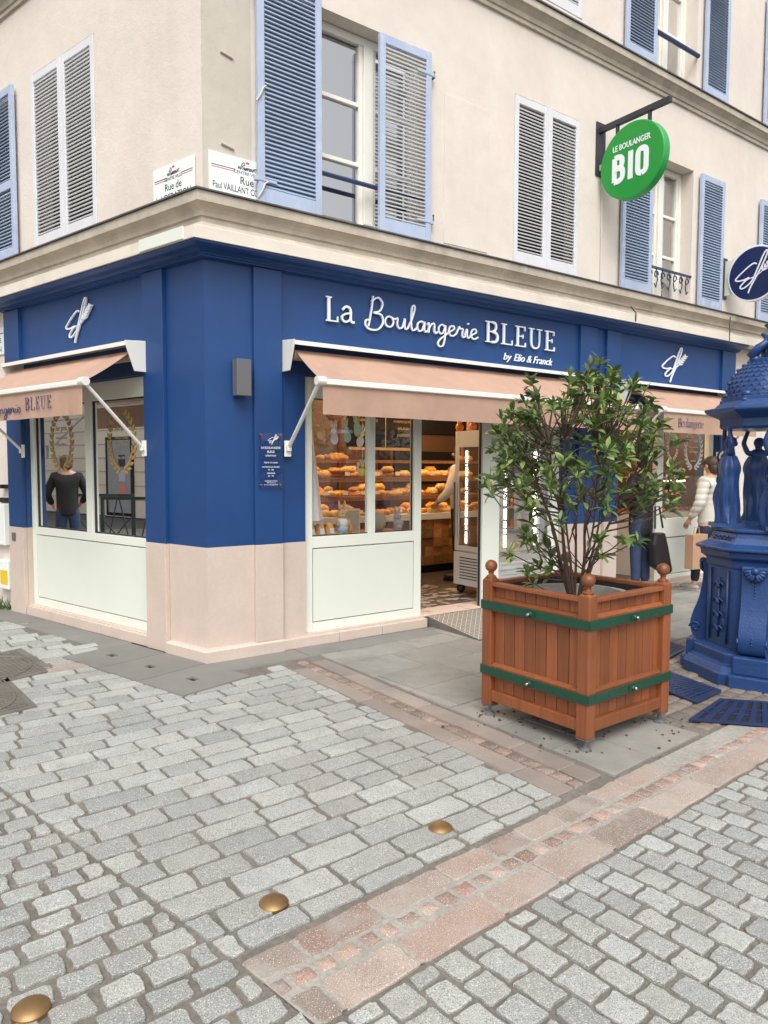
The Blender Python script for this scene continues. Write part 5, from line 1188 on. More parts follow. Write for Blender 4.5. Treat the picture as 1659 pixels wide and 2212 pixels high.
def person(label, loc, rz, h, arms, body, cloth, hair, trousers, legs=None, lean=0, coat=None, quilt=0, shoe='black_leather'):
    t = thing('person', label, 'person', loc, rz)
    J, E, idx, k = body_parts(h, arms, legs, lean, True)
    me = skin_mesh('body', J, E); me.materials.append(MATS[body]); b = bpy.data.objects.new('body', me); col.objects.link(b); b.parent = t
    V = lambda x, y, z: Vector((x, y + lean * max(0, z - .9), z)) * k
    # face: nose, eyes, ears, mouth
    m = MB()
    m.ball(V(0, .112, 1.595), .014 * k, .02 * k, .022 * k, 8, 6)
    for sx in (-1, 1): m.ball(V(sx * .083, .015, 1.60), .012 * k, .022 * k, .034 * k, 8, 6)
    mk('face', m, body, t, smooth='all', local=True)
    m = MB()
    for sx in (-1, 1): m.ball(V(sx * .032, .098, 1.622), .012 * k, .008 * k, .008 * k, 8, 6)
    m.ball(V(0, .10, 1.555), .022 * k, .008 * k, .005 * k, 8, 6); mk('eyes_and_mouth', m, 'hair_brown', t, smooth='all', local=True)
    m = MB(); m.ball(V(0, -.012, 1.635), .098 * k, .112 * k, .09 * k, 18, 12); m.ball(V(0, -.05, 1.575), .088 * k, .07 * k, .085 * k, 14, 10)
    ho = mk('hair', m, hair, t, smooth='all', local=True)
    # jacket: torso and sleeves as one skinned surface over the body
    up = 1.22; z0 = coat if coat else .86
    Jc = [(V(0, 0, 1.06), (.165 * k, .14 * k)), (V(0, 0, 1.26), (.18 * k, .145 * k)), (V(0, -.01, 1.40), (.125 * k, .11 * k)), (V(0, -.01, 1.475), (.072 * k, .075 * k)), (V(0, 0, z0), (.17 * k, .145 * k))]
    Ec = [(0, 1), (1, 2), (2, 3), (0, 4)]
    for s_, sx in (('l', -1), ('r', 1)):
        el, wr = arms[s_]; i = len(Jc); w2 = Vector(el).lerp(Vector(wr), .93); mid = Vector((sx * .165, 0, 1.40)).lerp(Vector(el), .5); m2 = Vector(el).lerp(w2, .5)
        Jc += [(V(sx * .165, -.005, 1.395), .082 * k), (V(*mid), .07 * k), (V(*el), .066 * k), (V(*m2), .056 * k), (V(*w2), .046 * k)]; Ec += [(2, i)] + [(i + q, i + q + 1) for q in range(4)]
    me = skin_mesh('jacket', Jc, Ec, 3 if quilt else 2)
    if quilt:
        me.calc_loop_triangles() if False else None
        ns = [v.normal.copy() for v in me.vertices]
        for v, n in zip(me.vertices, ns): v.co += n * (abs(math.sin(v.co.z * math.pi / quilt)) ** .6 - .5) * .010 + n * .003 * math.sin(v.co.x * 40) * math.sin(v.co.y * 31)
    me.materials.append(MATS[cloth]); j = bpy.data.objects.new('jacket', me); col.objects.link(j); j.parent = t
    Jt = [(V(0, 0, .98), (.14 * k, .115 * k)), (V(0, 0, .90), (.135 * k, .115 * k))]; Et = [(0, 1)]
    lg = legs or {'l': ((-.10, .0, .50), (-.11, -.02, .09)), 'r': ((.10, .02, .50), (.11, -.0, .09))}
    for s_, sx in (('l', -1), ('r', 1)):
        kn, an = lg[s_]; i = len(Jt); Jt += [(V(sx * .09, 0, .84), .098 * k), (V(*kn), .07 * k), (V(an[0], an[1], .11), .055 * k)]; Et += [(1, i), (i, i + 1), (i + 1, i + 2)]
    me = skin_mesh('trousers', Jt, Et); me.materials.append(MATS[trousers]); q = bpy.data.objects.new('trousers', me); col.objects.link(q); q.parent = t
    for s_ in ('l', 'r'):
        an = lg[s_][1]; m = MB(); m.ball(V(an[0], an[1] + .07, .045), .048 * k, .135 * k, .045 * k, 12, 8); m.box(lambda a, b_, c: V(a, b_, c), an[0] - .042, an[0] + .042, an[1] - .05, an[1] + .19, 0, .025); mk('shoe', m, shoe, t, smooth=50, local=True)
    return t, V
down = {'l': ((-.235, -.02, 1.13), (-.24, .06, .90)), 'r': ((.235, -.02, 1.13), (.24, .06, .90))}
def face(x, y): return math.atan2(-x, y)
W_, VW = person('woman in a cream quilted jacket walking past the right hand window with a cardboard box', (4.00, 8.85, 0), face(-.62, .78), 1.64, {'l': ((-.25, .0, 1.13), (-.22, .14, .93)), 'r': ((.25, -.03, 1.12), (.25, .02, .88))}, 'skin', 'cream_jacket', 'hair_brown', 'navy_cloth', {'l': ((-.10, .10, .50), (-.10, .12, .09)), 'r': ((.10, -.02, .50), (.10, -.16, .10))}, quilt=.075, coat=.80, shoe='grey_shoe')
t = thing('cardboard_box', 'flat brown cardboard box carried by the woman in cream', 'box', (3.78, 8.70, .30), .5); m = MB(); m.box(ID, -.13, .13, -.06, .06, 0, .42); mk('carton', m, 'cardboard', t, bevel=.004, local=True); m = MB(); m.tube([(-.05, 0, .42), (-.04, 0, .5), (.04, 0, .5), (.05, 0, .42)], .006, 6); mk('handle', m, 'cardboard', t, local=True)
pB_ = FR(5.52, .02, 0)
P_, VP = person('person in a long black coat and jeans in the second doorway behind the shrub', pB_, face(-nR.x, -nR.y), 1.70, {'l': ((-.27, .05, 1.15), (-.18, .22, 1.02)), 'r': ((.27, .02, 1.13), (.24, .14, .95))}, 'skin', 'black_leather', 'hair_brown', 'denim', coat=.62, lean=.03)
t = thing('black_bag', 'large black bag hanging behind the shrub beside the second doorway', 'bag', FR(5.72, .20, .18))
m = MB(); m.prism(lambda x, y, d: FR(x, d, y), [(5.50, .34), (5.78, .22), (5.86, .26), (5.74, .60), (5.68, .74), (5.50, .74), (5.46, .6)], .14, .26); mk('bag_body', m, 'black_leather', t, bevel=.03); m = MB(); m.tube([FR(5.54, .2, .79), FR(5.58, .17, 1.05), FR(5.66, .17, 1.05), FR(5.70, .2, .79)], .012, 6); mk('bag_strap', m, 'black_leather', t)
person('shop assistant in a white shirt and dark trousers standing at the bread counter', (.965, 9.05, .1), face(-.85, .5), 1.68, {'l': ((-.25, .05, 1.13), (-.2, .22, 1.0)), 'r': ((.25, .0, 1.13), (.23, .10, .92))}, 'skin', 'white_cloth', 'hair_brown', 'black_cloth', coat=.78)
person('pedestrian in a dark padded jacket seen mirrored in the left shop window', (-6.80, 7.66, 0), face(-.97, .2), 1.66, {'l': ((-.28, .0, 1.13), (-.2, .2, 1.0)), 'r': ((.28, .02, 1.13), (.2, .2, .98))}, 'skin', 'black_cloth', 'hair_grey', 'denim', coat=.78)
# caryatids: one baked figure, four copies
Jf = [((0, 0, .34), (.05, .045)), ((0, 0, .42), (.055, .045)), ((0, 0, .485), (.062, .045)), ((0, 0, .53), (.03, .028)), ((0, 0, .555), .021), ((0, .006, .585), (.032, .036)), ((0, .004, .625), (.028, .032)), ((0, 0, .12), (.062, .05)), ((0, .0, .02), (.05, .045))]
Ef = [(0, 1), (1, 2), (2, 3), (3, 4), (4, 5), (5, 6), (0, 7), (7, 8)]
for sx in (-1, 1):
    i = len(Jf); Jf += [((sx * .075, 0, .52), .024), ((sx * .105, .015, .60), .019), ((sx * .075, .02, .69), .015), ((sx * .06, .02, .715), .017)]; Ef += [(3, i), (i, i + 1), (i + 1, i + 2), (i + 2, i + 3)]
    i = len(Jf); Jf += [((sx * .028, .05, .012), .018), ((sx * .032, .08, .008), .013)]; Ef += [(8, i), (i, i + 1)]
cme = skin_mesh('statue', Jf, Ef); cme.materials.append(MATS['fountain_blue'])
md = MB(); n = 44; rings = []
for k in range(19):
    z = .005 + .495 * k / 18; w_ = .099 - .026 * (z / .5) + .012 * math.sin(z * 9)
    if z > .36: w_ *= 1.02 + .25 * math.sin((z - .36) / .14 * math.pi)
    ring = []
    for q in range(n):
        a = 2 * math.pi * q / n; f = 1 + (.11 * math.sin(7 * a + z * 11) + .07 * math.sin(11 * a - z * 16) + .05 * math.sin(3 * a + z * 20)) * (1 - z * 1.2)
        hip = .016 * math.sin(z * 12); ring.append((w_ * f * math.cos(a) + hip, w_ * .82 * f * math.sin(a) + .012 * math.exp(-((z - .22) / .1) ** 2), z))
    rings.append(md.vs(ring))
for k in range(18):
    for q in range(n): md.face(rings[k] + q, rings[k] + (q + 1) % n, rings[k + 1] + (q + 1) % n, rings[k + 1] + q)
for k in range(7):
    a0 = -.9 + k * .12; md.tube([(.085 * math.cos(a0 + t_ * 2.2) * (1 - .1 * t_), .072 * math.sin(a0 + t_ * 2.2 + .4) , .16 + .05 * k + .14 * t_ * (1 if k % 2 else -.4)) for t_ in [q / 8 for q in range(9)]], .008, 6)
dme = mesh_of('drapery', md, smooth='all'); dme.materials.append(MATS['fountain_blue'])
hm = MB(); hm.ball((0, -.008, .605), .040, .043, .04, 12, 8); hm.ball((0, -.035, .59), .024, .022, .022, 8, 6); hme = mesh_of('hair', hm, smooth='all'); hme.materials.append(MATS['fountain_blue'])
bm_ = MB(); bm_.box(ID, -.105, .105, -.095, .11, -.022, .005); bme = mesh_of('statue_base', bm_); bme.materials.append(MATS['fountain_blue'])
for k in range(4):
    an = R_(167.4) + k * math.pi / 2; p = Vector((math.cos(an) * .268, math.sin(an) * .268, 1.108)); M = Matrix.Translation(p) @ Matrix.Rotation(an - math.pi / 2, 4, 'Z')
    st = sub('statue', cme, fo, M)
    for nm, me_ in (('drapery', dme), ('hair', hme), ('statue_base', bme)): sub(nm, me_, st, Matrix.Identity(4))
# grates round the fountain
def grate(label, ang, r0=.62, r1=1.02, span=R_(62)):
    t = thing('tree_grate', label, 'grate', FZ + Vector((math.cos(ang) * .8, math.sin(ang) * .8, 0)), 0, 'blue grates round the fountain foot')
    def G(u, r, z): return FZ + Vector((math.cos(ang + u), math.sin(ang + u), 0)) * r / max(.6, math.cos(u)) + Vector((0, 0, z))
    m = MB(); m.box(lambda a, b, c: G(a, b, c), -span / 2, span / 2, r0, r1, .004, .006); mk('pit', m, 'pit_dark', t)
    m = MB(); seg = 12
    def arc(ra, rb):
        for q in range(seg):
            u0, u1 = -span / 2 + span * q / seg, -span / 2 + span * (q + 1) / seg; m.box(lambda a, b, c: G(a, b, c), u0, u1, ra, rb, .0061, .016)
    arc(r0, r0 + .03); arc(r1 - .03, r1); arc(r0 + .19, r0 + .21); arc(r0 + .29, r0 + .31)
    for q in range(19):
        u = -span / 2 + span * q / 18
        hw_ = .02 / .8 if q in (0, 18) else .012 / .8
        m.box(lambda a, b, c: G(a, b, c), max(-span / 2, u - hw_), min(span / 2, u + hw_), r0 + .03, r1 - .03, .0061, .0158)
    mk('grate_bars', m, 'fountain_grate', t)
grate('blue slotted grate at the right edge in front of the fountain', R_(-103), .78, 1.25, R_(60)); grate('blue slotted grate left of the fountain foot, nearer the camera', R_(201), .66, 1.02, R_(44)); grate('blue slotted grate behind the planter, further from the camera', R_(137), .64, .98, R_(54))
# ------------------------------------------------------------------ inside the shop
ct = thing('bread_counter', 'wooden block fronted bread counter with three lit display tiers', 'counter', FR(3.5, -2.4, .1))
m = MB(); m.box(FR, 1.5, 5.2, -2.75, -2.2, .2, .82); mk('counter_body', m, 'oak', ct); m = MB(); m.box(FR, 1.5, 5.2, -2.72, -2.26, .095, .2); mk('toe_kick', m, 'black_cloth', ct)
for i in range(26):
    for k in range(5):
        s_ = 1.6 + .138 * i; z = .205 + .122 * k; random.seed(i * 7 + k); dd = random.uniform(.004, .03); m = MB(); m.box(FR, s_, s_ + .134, -2.2, -2.2 + dd, z, z + .118); mk('wood_block', m, 'wood_block', ct)
m = MB(); m.box(FR, 1.5, 5.2, -2.75, -2.16, .82, .90); mk('counter_top', m, 'fridge_white', ct)
for z in (1.12, 1.36): m = MB(); m.box(FR, 1.5, 5.2, -2.75, -2.3, z, z + .025); mk('tier', m, 'oak', ct)
for s_ in (1.5, 2.9, 4.2, 5.16): m = MB(); m.box(FR, s_, s_ + .035, -2.74, -2.70, .9, 2.6); mk('upright', m, 'oak', ct)
for z in (1.10, 1.34, 1.58): m = MB(); m.box(FR, 1.55, 5.15, -2.36, -2.34, z + .004, z + .012); mk('light_strip', m, 'led_warm', ct); m = MB(); m.box(FR, 1.5, 5.2, -2.325, -2.305, z - .012, z + .02); mk('shelf_lip', m, 'oak', ct)
m = MB(); m.box(FR, 1.5, 5.2, -2.75, -2.3, 1.592, 1.605); mk('top_shelf', m, 'oak', ct)
def loaf_mesh(l, w_, h, slash=3):
    m = MB(); n = 12; nv = 10
    m.ball((0, 0, h * .45), l / 2, w_ / 2, h * .55, n, nv)
    for k in range(slash):
        x = (k - (slash - 1) / 2) * l / (slash + 1); m.ball((x, 0, h * .93), l * .05, w_ * .3, h * .1, 8, 5, Matrix.Rotation(.5, 3, 'Z'))
    me = mesh_of('loaf', m, smooth='all'); return me
LO = [loaf_mesh(.24, .10, .085, 3), loaf_mesh(.18, .13, .09, 2), loaf_mesh(.12, .10, .07, 1), loaf_mesh(.30, .08, .065, 4)]
for me_ in LO: me_.materials.append(MATS['crust'])
LO2 = [me_.copy() for me_ in LO]
for me_ in LO2: me_.materials[0] = MATS['flour_crust']
nl = 0; random.seed(9)
tiers = [(.90, -2.35, 'on the counter top', 'lowest'), (1.145, -2.45, 'on the middle tier', 'middle'), (1.385, -2.45, 'on the upper tier', 'upper'), (1.605, -2.5, 'on the top shelf', 'top')]
for z, o, where, nm in tiers:
    s_ = 1.7
    while s_ < 4.95:
        if nm == 'top' and s_ > 2.9: break
        k = random.randrange(4); lv = random.choice((0, 0, 1)) if nm != 'top' else 0
        for q in range(1 + lv):
            me_ = (LO if random.random() < .7 else LO2)[k]
            b = bpy.data.objects.new('bread_loaf', me_); col.objects.link(b); b.location = FR(s_, o + random.uniform(-.06, .12), z - .004 + .06 * q); b.rotation_euler = (0, 0, random.uniform(-.5, .5) + (.6 if k != 2 else 0)); b.scale = [random.uniform(.9, 1.15)] * 3
            tag(b, 'golden brown bread loaf ' + where + ' of the lit counter', 'bread', 'loaves on the ' + nm + ' tier of the counter'); nl += 1
        s_ += random.uniform(.085, .14)
print('loaves', nl)
for z in (.9, 1.145, 1.385):
    for i in range(11):
        s_ = 1.85 + .28 * i + random.uniform(-.05, .05); m = MB(); m.box(FR, s_, s_ + .07, -2.30, -2.297, z + .022, z + .068); mk('price_tag', m, 'paper', ct)
mb_ = thing('menu_board', 'dark menu board with gold lettering hanging above the bread counter', 'menu board', FR(4.0, -2.5, 2.0))
m = MB(); m.box(FR, 2.95, 4.15, -2.6, -2.56, 1.78, 2.3); mk('board', m, 'mirror_black', mb_); m = MB(); m.box(FR, 2.95, 4.15, -2.555, -2.545, 1.74, 1.775); m.box(FR, 3.54, 3.55, -2.559, -2.552, 1.78, 2.3); mk('gold_edge', m, 'gold_print', mb_)
m = MB()
for i, tx in enumerate(('SANDWICHS', 'FORMULE MIDI', 'SALADES', 'DESSERTS')): m.text(lambda x, y, d: FR(x, d, y), tx, 3.25, 2.2 - .09 * i, .05, -2.56, -2.556, align='CENTER'); m.text(lambda x, y, d: FR(x, d, y), tx, 3.85, 2.2 - .09 * i, .05, -2.56, -2.556, align='CENTER')
mk('lettering', m, 'gold_print', mb_)
ov = thing('wall_oven', 'black glass fronted ovens stacked behind the counter', 'oven', FR(5.3, -4.0, .1))
for z in (1.25, 2.05): m = MB(); m.box(FR, 4.7, 6.2, -4.28, -3.9, z, z + .52); mk('oven_door', m, 'mirror_black', ov, bevel=.01)
m = MB(); m.box(FR, 4.65, 6.25, -4.29, -3.95, .1, 2.6); mk('oven_housing', m, 'brown_panel', ov)
for i, (s_, o_) in enumerate(((2.2, -1.6), (3.6, -1.6), (5.2, -1.7), (2.9, -3.2), (4.6, -3.2), (6.6, -1.4))):
    t = thing('ceiling_spot', 'warm downlight recessed in the brown shop ceiling', 'ceiling light', FR(s_, o_, 2.6), 0, 'warm downlights in the shop ceiling')
    m = MB(); m.lathe(lambda x, y, z: FR(s_ + x, o_ + y, z), [(.06, 2.60), (.06, 2.612)], 16); mk('glow', m, 'spot_glow', t); m = MB(); m.lathe(lambda x, y, z: FR(s_ + x, o_ + y, z), [(.075, 2.612), (.085, 2.605), (.085, 2.619)], 16); mk('ring', m, 'fridge_white', t)
    L_ = bpy.data.lights.new('spot_lamp', 'POINT'); L_.energy = 34; L_.color = (1, .64, .32); L_.shadow_soft_size = .06; lo = bpy.data.objects.new('spot_lamp', L_); col.objects.link(lo); lo.parent = t; lo.location = (0, 0, -.06)
# drinks fridges
fr = thing('drinks_fridge', 'white upright drinks fridge with a lit glass door just inside the doorway', 'fridge', FR(3.55, -.6, .1))
fs = 3.29
m = MB(); m.box(FR, fs + .03, fs + .6, -.86, -.33, .2, 1.92); m_ = mk('cabinet', m, 'fridge_white', fr, bevel=.01)
m = MB()
for a, b, z0, z1 in ((-.86, -.80, .58, 1.92), (-.40, -.33, .58, 1.92), (-.80, -.40, 1.74, 1.92), (-.80, -.40, .58, .64)): m.box(FR, fs, fs + .03, a, b, z0, z1)
mk('door_frame', m, 'fridge_white', fr, bevel=.004)
m = MB(); m.box(FR, fs + .022, fs + .029, -.80, -.40, .64, 1.74); mk('inside', m, 'fridge_in', fr)
m = MB(); m.poly([FR(fs + .006, -.80, .64), FR(fs + .006, -.40, .64), FR(fs + .006, -.40, 1.74), FR(fs + .006, -.80, 1.74)]); mk('pane', m, 'shop_glass', fr)
for k in range(7): m = MB(); m.box(FR, fs + .012, fs + .02, -.70, -.672, .67 + .15 * k, .80 + .15 * k); mk('light_strip', m, 'led', fr)
for z in (.86, 1.08, 1.30, 1.52): m = MB(); m.box(FR, fs + .009, fs + .02, -.79, -.41, z, z + .012); mk('shelf', m, 'crust' if z > 1.6 else 'egg_beige', fr)
m = MB(); m.box(FR, fs - .008, fs + .03, -.86, -.33, .2, .57); mk('grille_panel', m, 'fridge_white', fr)
for k in range(8): m = MB(); m.box(FR, fs - .0095, fs - .0075, -.76, -.42, .27 + .033 * k, .281 + .033 * k); mk('louvre', m, 'dark_gasket', fr)
m = MB()
for a, b in ((-.4, .05), (-.80, .05), (-.4, .5), (-.80, .5)): m.ball(FR(fs + b, a, .148), .05, .05, .05, 10, 8)
mk('castor', m, 'black_iron', fr, smooth='all')
m = MB(); m.tube([FR(fs - .03, -.83, .75), FR(fs - .03, -.83, 1.35)], .012, 6); mk('handle', m, 'lamp_grey', fr)
fr = thing('drinks_fridge', 'pale fridge with louvred foot standing behind the tall window beside the door', 'fridge', FR(3.6, -.25, .1))
m = MB(); m.box(FR, 3.21, 3.985, -.30, -.22, .12, 1.95); mk('back_panel', m, 'fridge_in', fr)
m = MB()
for a, b, z0, z1 in ((3.21, 3.29, .12, 1.95), (3.90, 3.985, .12, 1.95), (3.29, 3.90, 1.76, 1.95), (3.29, 3.90, .12, .58)): m.box(FR, a, b, -.22, -.14, z0, z1)
mk('door_frame', m, 'fridge_white', fr, bevel=.005)
for k in range(6): m = MB(); m.box(FR, 3.32, 3.88, -.14, -.1385, .2 + .055 * k, .212 + .055 * k); mk('louvre', m, 'lamp_grey', fr)
for z in (.62, .86, 1.08, 1.30, 1.52): m = MB(); m.box(FR, 3.29, 3.90, -.219, -.16, z, z + .014); mk('shelf', m, 'fridge_white', fr)
for s_ in (3.42, 3.87):
    for k in range(7): m = MB(); m.box(FR, s_, s_ + .018, -.219, -.19, .66 + .15 * k, .79 + .15 * k); mk('light_strip', m, 'led', fr)
random.seed(4)
for z in (.634, .874, 1.094, 1.314, 1.534):
    for q in range(6):
        s_ = 3.33 + .098 * q; c = random.choice(['coral', 'lemon', 'chalk', 'mint', 'egg_beige', 'sky_blue', 'carrot']); m = MB(); h = random.uniform(.08, .15)
        if abs(s_ - 3.42) < .03: continue
        m.lathe(lambda x, y, zz: FR(s_ + x, -.185 + y, zz), [(.026, z), (.026, z + h * .7), (.012, z + h * .85), (.012, z + h)], 10); tag(mk('drink_bottle', m, c, None, smooth=40), 'small drink bottle on the shelves of the fridge behind the tall window', 'bottle', 'bottles in the window fridge')
# pastry display in the right hand window
pd = thing('pastry_display', 'chrome and glass pastry display with a warm light tube behind the right hand window', 'display case', FR(6.6, -.6, .1))
m = MB(); m.box(FR, 6.0, 7.6, -1.2, -.35, .1, .92); mk('case_body', m, 'fridge_white', pd); m = MB(); m.box(FR, 6.0, 7.6, -1.15, -.5, 1.13, 1.145); m.box(FR, 6.0, 7.6, -.62, -.55, 1.38, 1.40); mk('case_shelf', m, 'steel', pd)
m = MB(); m.box(FR, 6.1, 7.5, -.66, -.63, 1.32, 1.34); mk('light_strip', m, 'led_warm', pd)
m = MB(); m.poly([FR(6.0, -.36, .93), FR(7.6, -.36, .93), FR(7.6, -.55, 1.38), FR(6.0, -.55, 1.38)]); mk('case_glass', m, 'clear_plate', pd)
for z, o0 in ((.92, -.5), (.92, -.75), (1.145, -.7)):
    for q in range(13):
        s_ = 6.1 + .11 * q; m = MB(); c = 'coral' if (q + int(z * 10)) % 3 else 'crust'; r_ = .04
        m.lathe(lambda x, y, zz: FR(s_ + x, o0 + y, zz), [(r_ * .8, z), (r_, z + .025), (r_ * .9, z + .03), (r_ * .6, z + .05), (.002, z + .058)], 12); tag(mk('tart', m, c, None, smooth=50), 'round red fruit tart in the pastry display' if c == 'coral' else 'round golden pastry in the pastry display', 'pastry', 'red tarts in the pastry display' if c == 'coral' else 'golden pastries in the pastry display')
pc = thing('side_counter', 'low wood block counter seen through the second doorway', 'counter', FR(5.6, -1.6, .1))
m = MB(); m.box(FR, 4.5, 5.95, -2.0, -1.5, .1, .95); mk('counter_body', m, 'oak', pc)
for i in range(9):
    for k in range(6):
        random.seed(i * 9 + k + 50); dd = random.uniform(.004, .02); m = MB(); s_ = 4.55 + .15 * i; z = .12 + .135 * k; m.box(FR, s_, s_ + .146, -1.5, -1.5 + dd, z, z + .13); mk('wood_block', m, 'wood_block', pc)
# Easter window
o_ = -.16
FW = lambda x, y, d: FR(x, d, y)
def ell(cx, cy, rx, ry, n=18, rot=0): return [(cx + rx * math.cos(t_) * math.cos(rot) - ry * math.sin(t_) * math.sin(rot), cy + rx * math.cos(t_) * math.sin(rot) + ry * math.sin(t_) * math.cos(rot)) for t_ in [2 * math.pi * q / n for q in range(n)]]
cord = MB(); cord.tube([FR(.98, o_, 2.06), FR(1.12, o_, 1.985), FR(1.24, o_, 1.955), FR(1.37, o_, 1.97), FR(1.48, o_, 2.04), FR(1.56, o_, 1.98)], .003, 5)
gl = thing('bunny_garland', 'string of paper cut out bunnies hung across the top of the bakery window', 'garland', FR(1.3, o_, 2.0)); mk('cord', cord, 'paper', gl)
for i, (x, z, c, ro) in enumerate(((1.015, 2.06, 'lime', -.2), (1.13, 1.90, 'tan', -.25), (1.243, 1.865, 'chalk', .1), (1.375, 1.885, 'mint', .15), (1.478, 1.965, 'mint', .3), (1.497, 1.94, 'lemon', 0), (1.548, 1.845, 'chalk', -.3))):
    m = MB(); q = lambda dx, dz: (x + dx * math.cos(ro) - dz * math.sin(ro), z + dx * math.sin(ro) + dz * math.cos(ro)); d = o_ + .012 - .002 * i
    k = 1.1; z -= .035
    for j, (dx, dz, rx, ry, r2) in enumerate(((0, -.06 * k, .036 * k, .046 * k, 0), (0, .005, .022 * k, .022 * k, 0), (-.014, .055 * k, .008 * k, .038 * k, .2), (.016, .055 * k, .008 * k, .038 * k, -.25))):
        cx, cz = q(dx, dz); m.prism(FW, ell(cx, cz, rx, ry, 16, ro + r2), d, d + .004 + .0006 * j)
    mk('paper_bunny', m, c, gl)
zs = .9
def rabbit(name, label, s_, h, fur, top, pants, extra=None):
    t = thing(name, label, 'figurine', FR(s_, -.2, zs)); k = h / .32; B = lambda dx, do, dz: FR(s_ + dx * k, -.2 + do * k, zs + dz * k)
    m = MB(); m.ball(B(0, 0, .09), .052 * k, .045 * k, .075 * k, 14, 10); m.ball(B(0, 0, .19), .05 * k, .045 * k, .045 * k, 14, 10); m.ball(B(0, .03, .18), .028 * k, .028 * k, .022 * k, 10, 8)
    for sx in (-1, 1): m.tube([B(sx * .018, 0, .225), B(sx * .028, 0, .27), B(sx * .032, -.005, .315)], [.012 * k, .016 * k, .005 * k], 8); m.ball(B(sx * .055, .02, .11), .018 * k, .02 * k, .035 * k, 8, 6); m.ball(B(sx * .028, .025, .015), .025 * k, .04 * k, .016 * k, 8, 6)
    mk('rabbit_body', m, fur, t, smooth='all')
    m = MB(); m.ball(B(0, .004, .115), .054 * k, .047 * k, .05 * k, 14, 10); mk('shirt', m, top, t, smooth='all'); m = MB(); m.ball(B(0, .003, .06), .057 * k, .05 * k, .05 * k, 14, 10); mk('dungarees', m, pants, t, smooth='all')
    m = MB()
    for sx in (-1, 1): m.ball(B(sx * .018, .043, .2), .005 * k, .004 * k, .007 * k, 6, 5)
    m.ball(B(0, .057, .187), .006 * k, .004 * k, .004 * k, 6, 5); mk('eyes_and_nose', m, 'black_ink', t, smooth='all'); return t
rabbit('rabbit_figurine', 'tan rabbit figurine in pale blue dungarees on the window shelf', 1.36, .32, 'rabbit_tan', 'white_cloth', 'sky_blue')
rabbit('rabbit_figurine', 'plain grey toy rabbit standing at the right end of the window', 1.985, .25, 'rabbit_grey', 'rabbit_grey', 'rabbit_grey')
t = tag(mk('toy_carrot', (lambda m: (m.tube([FR(1.44, -.19, .905), FR(1.445, -.19, .96), FR(1.45, -.19, 1.0)], [.012, .018, .008], 8), m)[1])(MB()), 'carrot', None, smooth='all'), 'orange toy carrot beside the tan rabbit figurine', 'ornament')
m = MB(); m.ball(FR(1.80, -.27, 1.0), .085, .085, .105, 18, 14); tag(mk('easter_egg', m, 'egg_beige', None, smooth='all'), 'large beige easter egg behind the window mullion', 'ornament')
t = thing('framed_card', 'small wooden framed notice card standing on the window shelf', 'notice', FR(1.52, -.3, .9)); m = MB(); m.box(FR, 1.44, 1.62, -.31, -.295, .905, 1.13); mk('card_frame', m, 'tan', t); m = MB(); m.box(FR, 1.455, 1.605, -.295, -.292, .92, 1.115); mk('card', m, 'egg_beige', t)
for i, s_ in enumerate((1.03, 1.13, 1.23)):
    t = thing('biscuit_jar', 'glass biscuit jar with a white label in the bottom left of the window', 'jar', FR(s_, -.2, .9), 0, 'biscuit jars on the window shelf'); m = MB(); m.lathe(lambda x, y, z: FR(s_ + x, -.2 + y, z), [(.036, .902), (.038, .99), (.03, 1.0), (.03, 1.015)], 14); mk('jar_body', m, 'crust', t, smooth=40); m = MB(); m.box(FR, s_ - .022, s_ + .022, -.163, -.159, .925, .975); mk('label_paper', m, 'paper', t)
t = thing('hanging_ornament', 'yellow and pink bunny ornament hanging on a ribbon by the mullion', 'ornament', FR(1.53, -.14, 1.5)); m = MB(); m.ball(FR(1.535, -.14, 1.47), .034, .03, .04, 12, 8); m.ball(FR(1.54, -.14, 1.53), .02, .02, .02, 10, 8); mk('ornament_body', m, 'lemon', t, smooth='all'); m = MB()
for sx in (-1, 1): m.tube([FR(1.54 + sx * .01, -.14, 1.54), FR(1.54 + sx * .022, -.14, 1.585)], [.008, .005], 6)
mk('ears', m, 'mint', t, smooth='all'); m = MB(); m.ball(FR(1.495, -.14, 1.54), .016, .01, .022, 8, 6); m.ball(FR(1.49, -.14, 1.5), .014, .01, .026, 8, 6); mk('bow', m, 'pink_tulle', t, smooth='all'); m = MB(); m.tube([FR(1.54, -.14, 1.55), FR(1.54, -.14, 2.05)], .002, 4); mk('ribbon', m, 'paper', t)
t = thing('window_curtain', 'grey and pink tulle drape hanging at the left of the bakery window', 'curtain', FR(1.03, -.35, .9)); m = MB(); rg = []
for k in range(10):
    z = 1.86 - .09 * k; w_ = .035 + .010 * k; rg.append(m.vs([FR(1.03 + w_ * math.cos(a) * (1 + .12 * math.sin(a * 6)), -.24 + w_ * math.sin(a) * (1 + .12 * math.sin(a * 6)), z) for a in [2 * math.pi * q / 28 for q in range(28)]]))
for k in range(9):
    for q in range(28): m.face(rg[k] + q, rg[k] + (q + 1) % 28, rg[k + 1] + (q + 1) % 28, rg[k + 1] + q)
mk('drape', m, 'pink_tulle', t, smooth='all')
m = MB(); m.ball(FR(1.47, -.5, 2.03), .09, .09, .09, 16, 12); tag(mk('paper_lantern', m, 'coral', None, smooth='all'), 'coral paper lantern under the top of the bakery window', 'lantern')
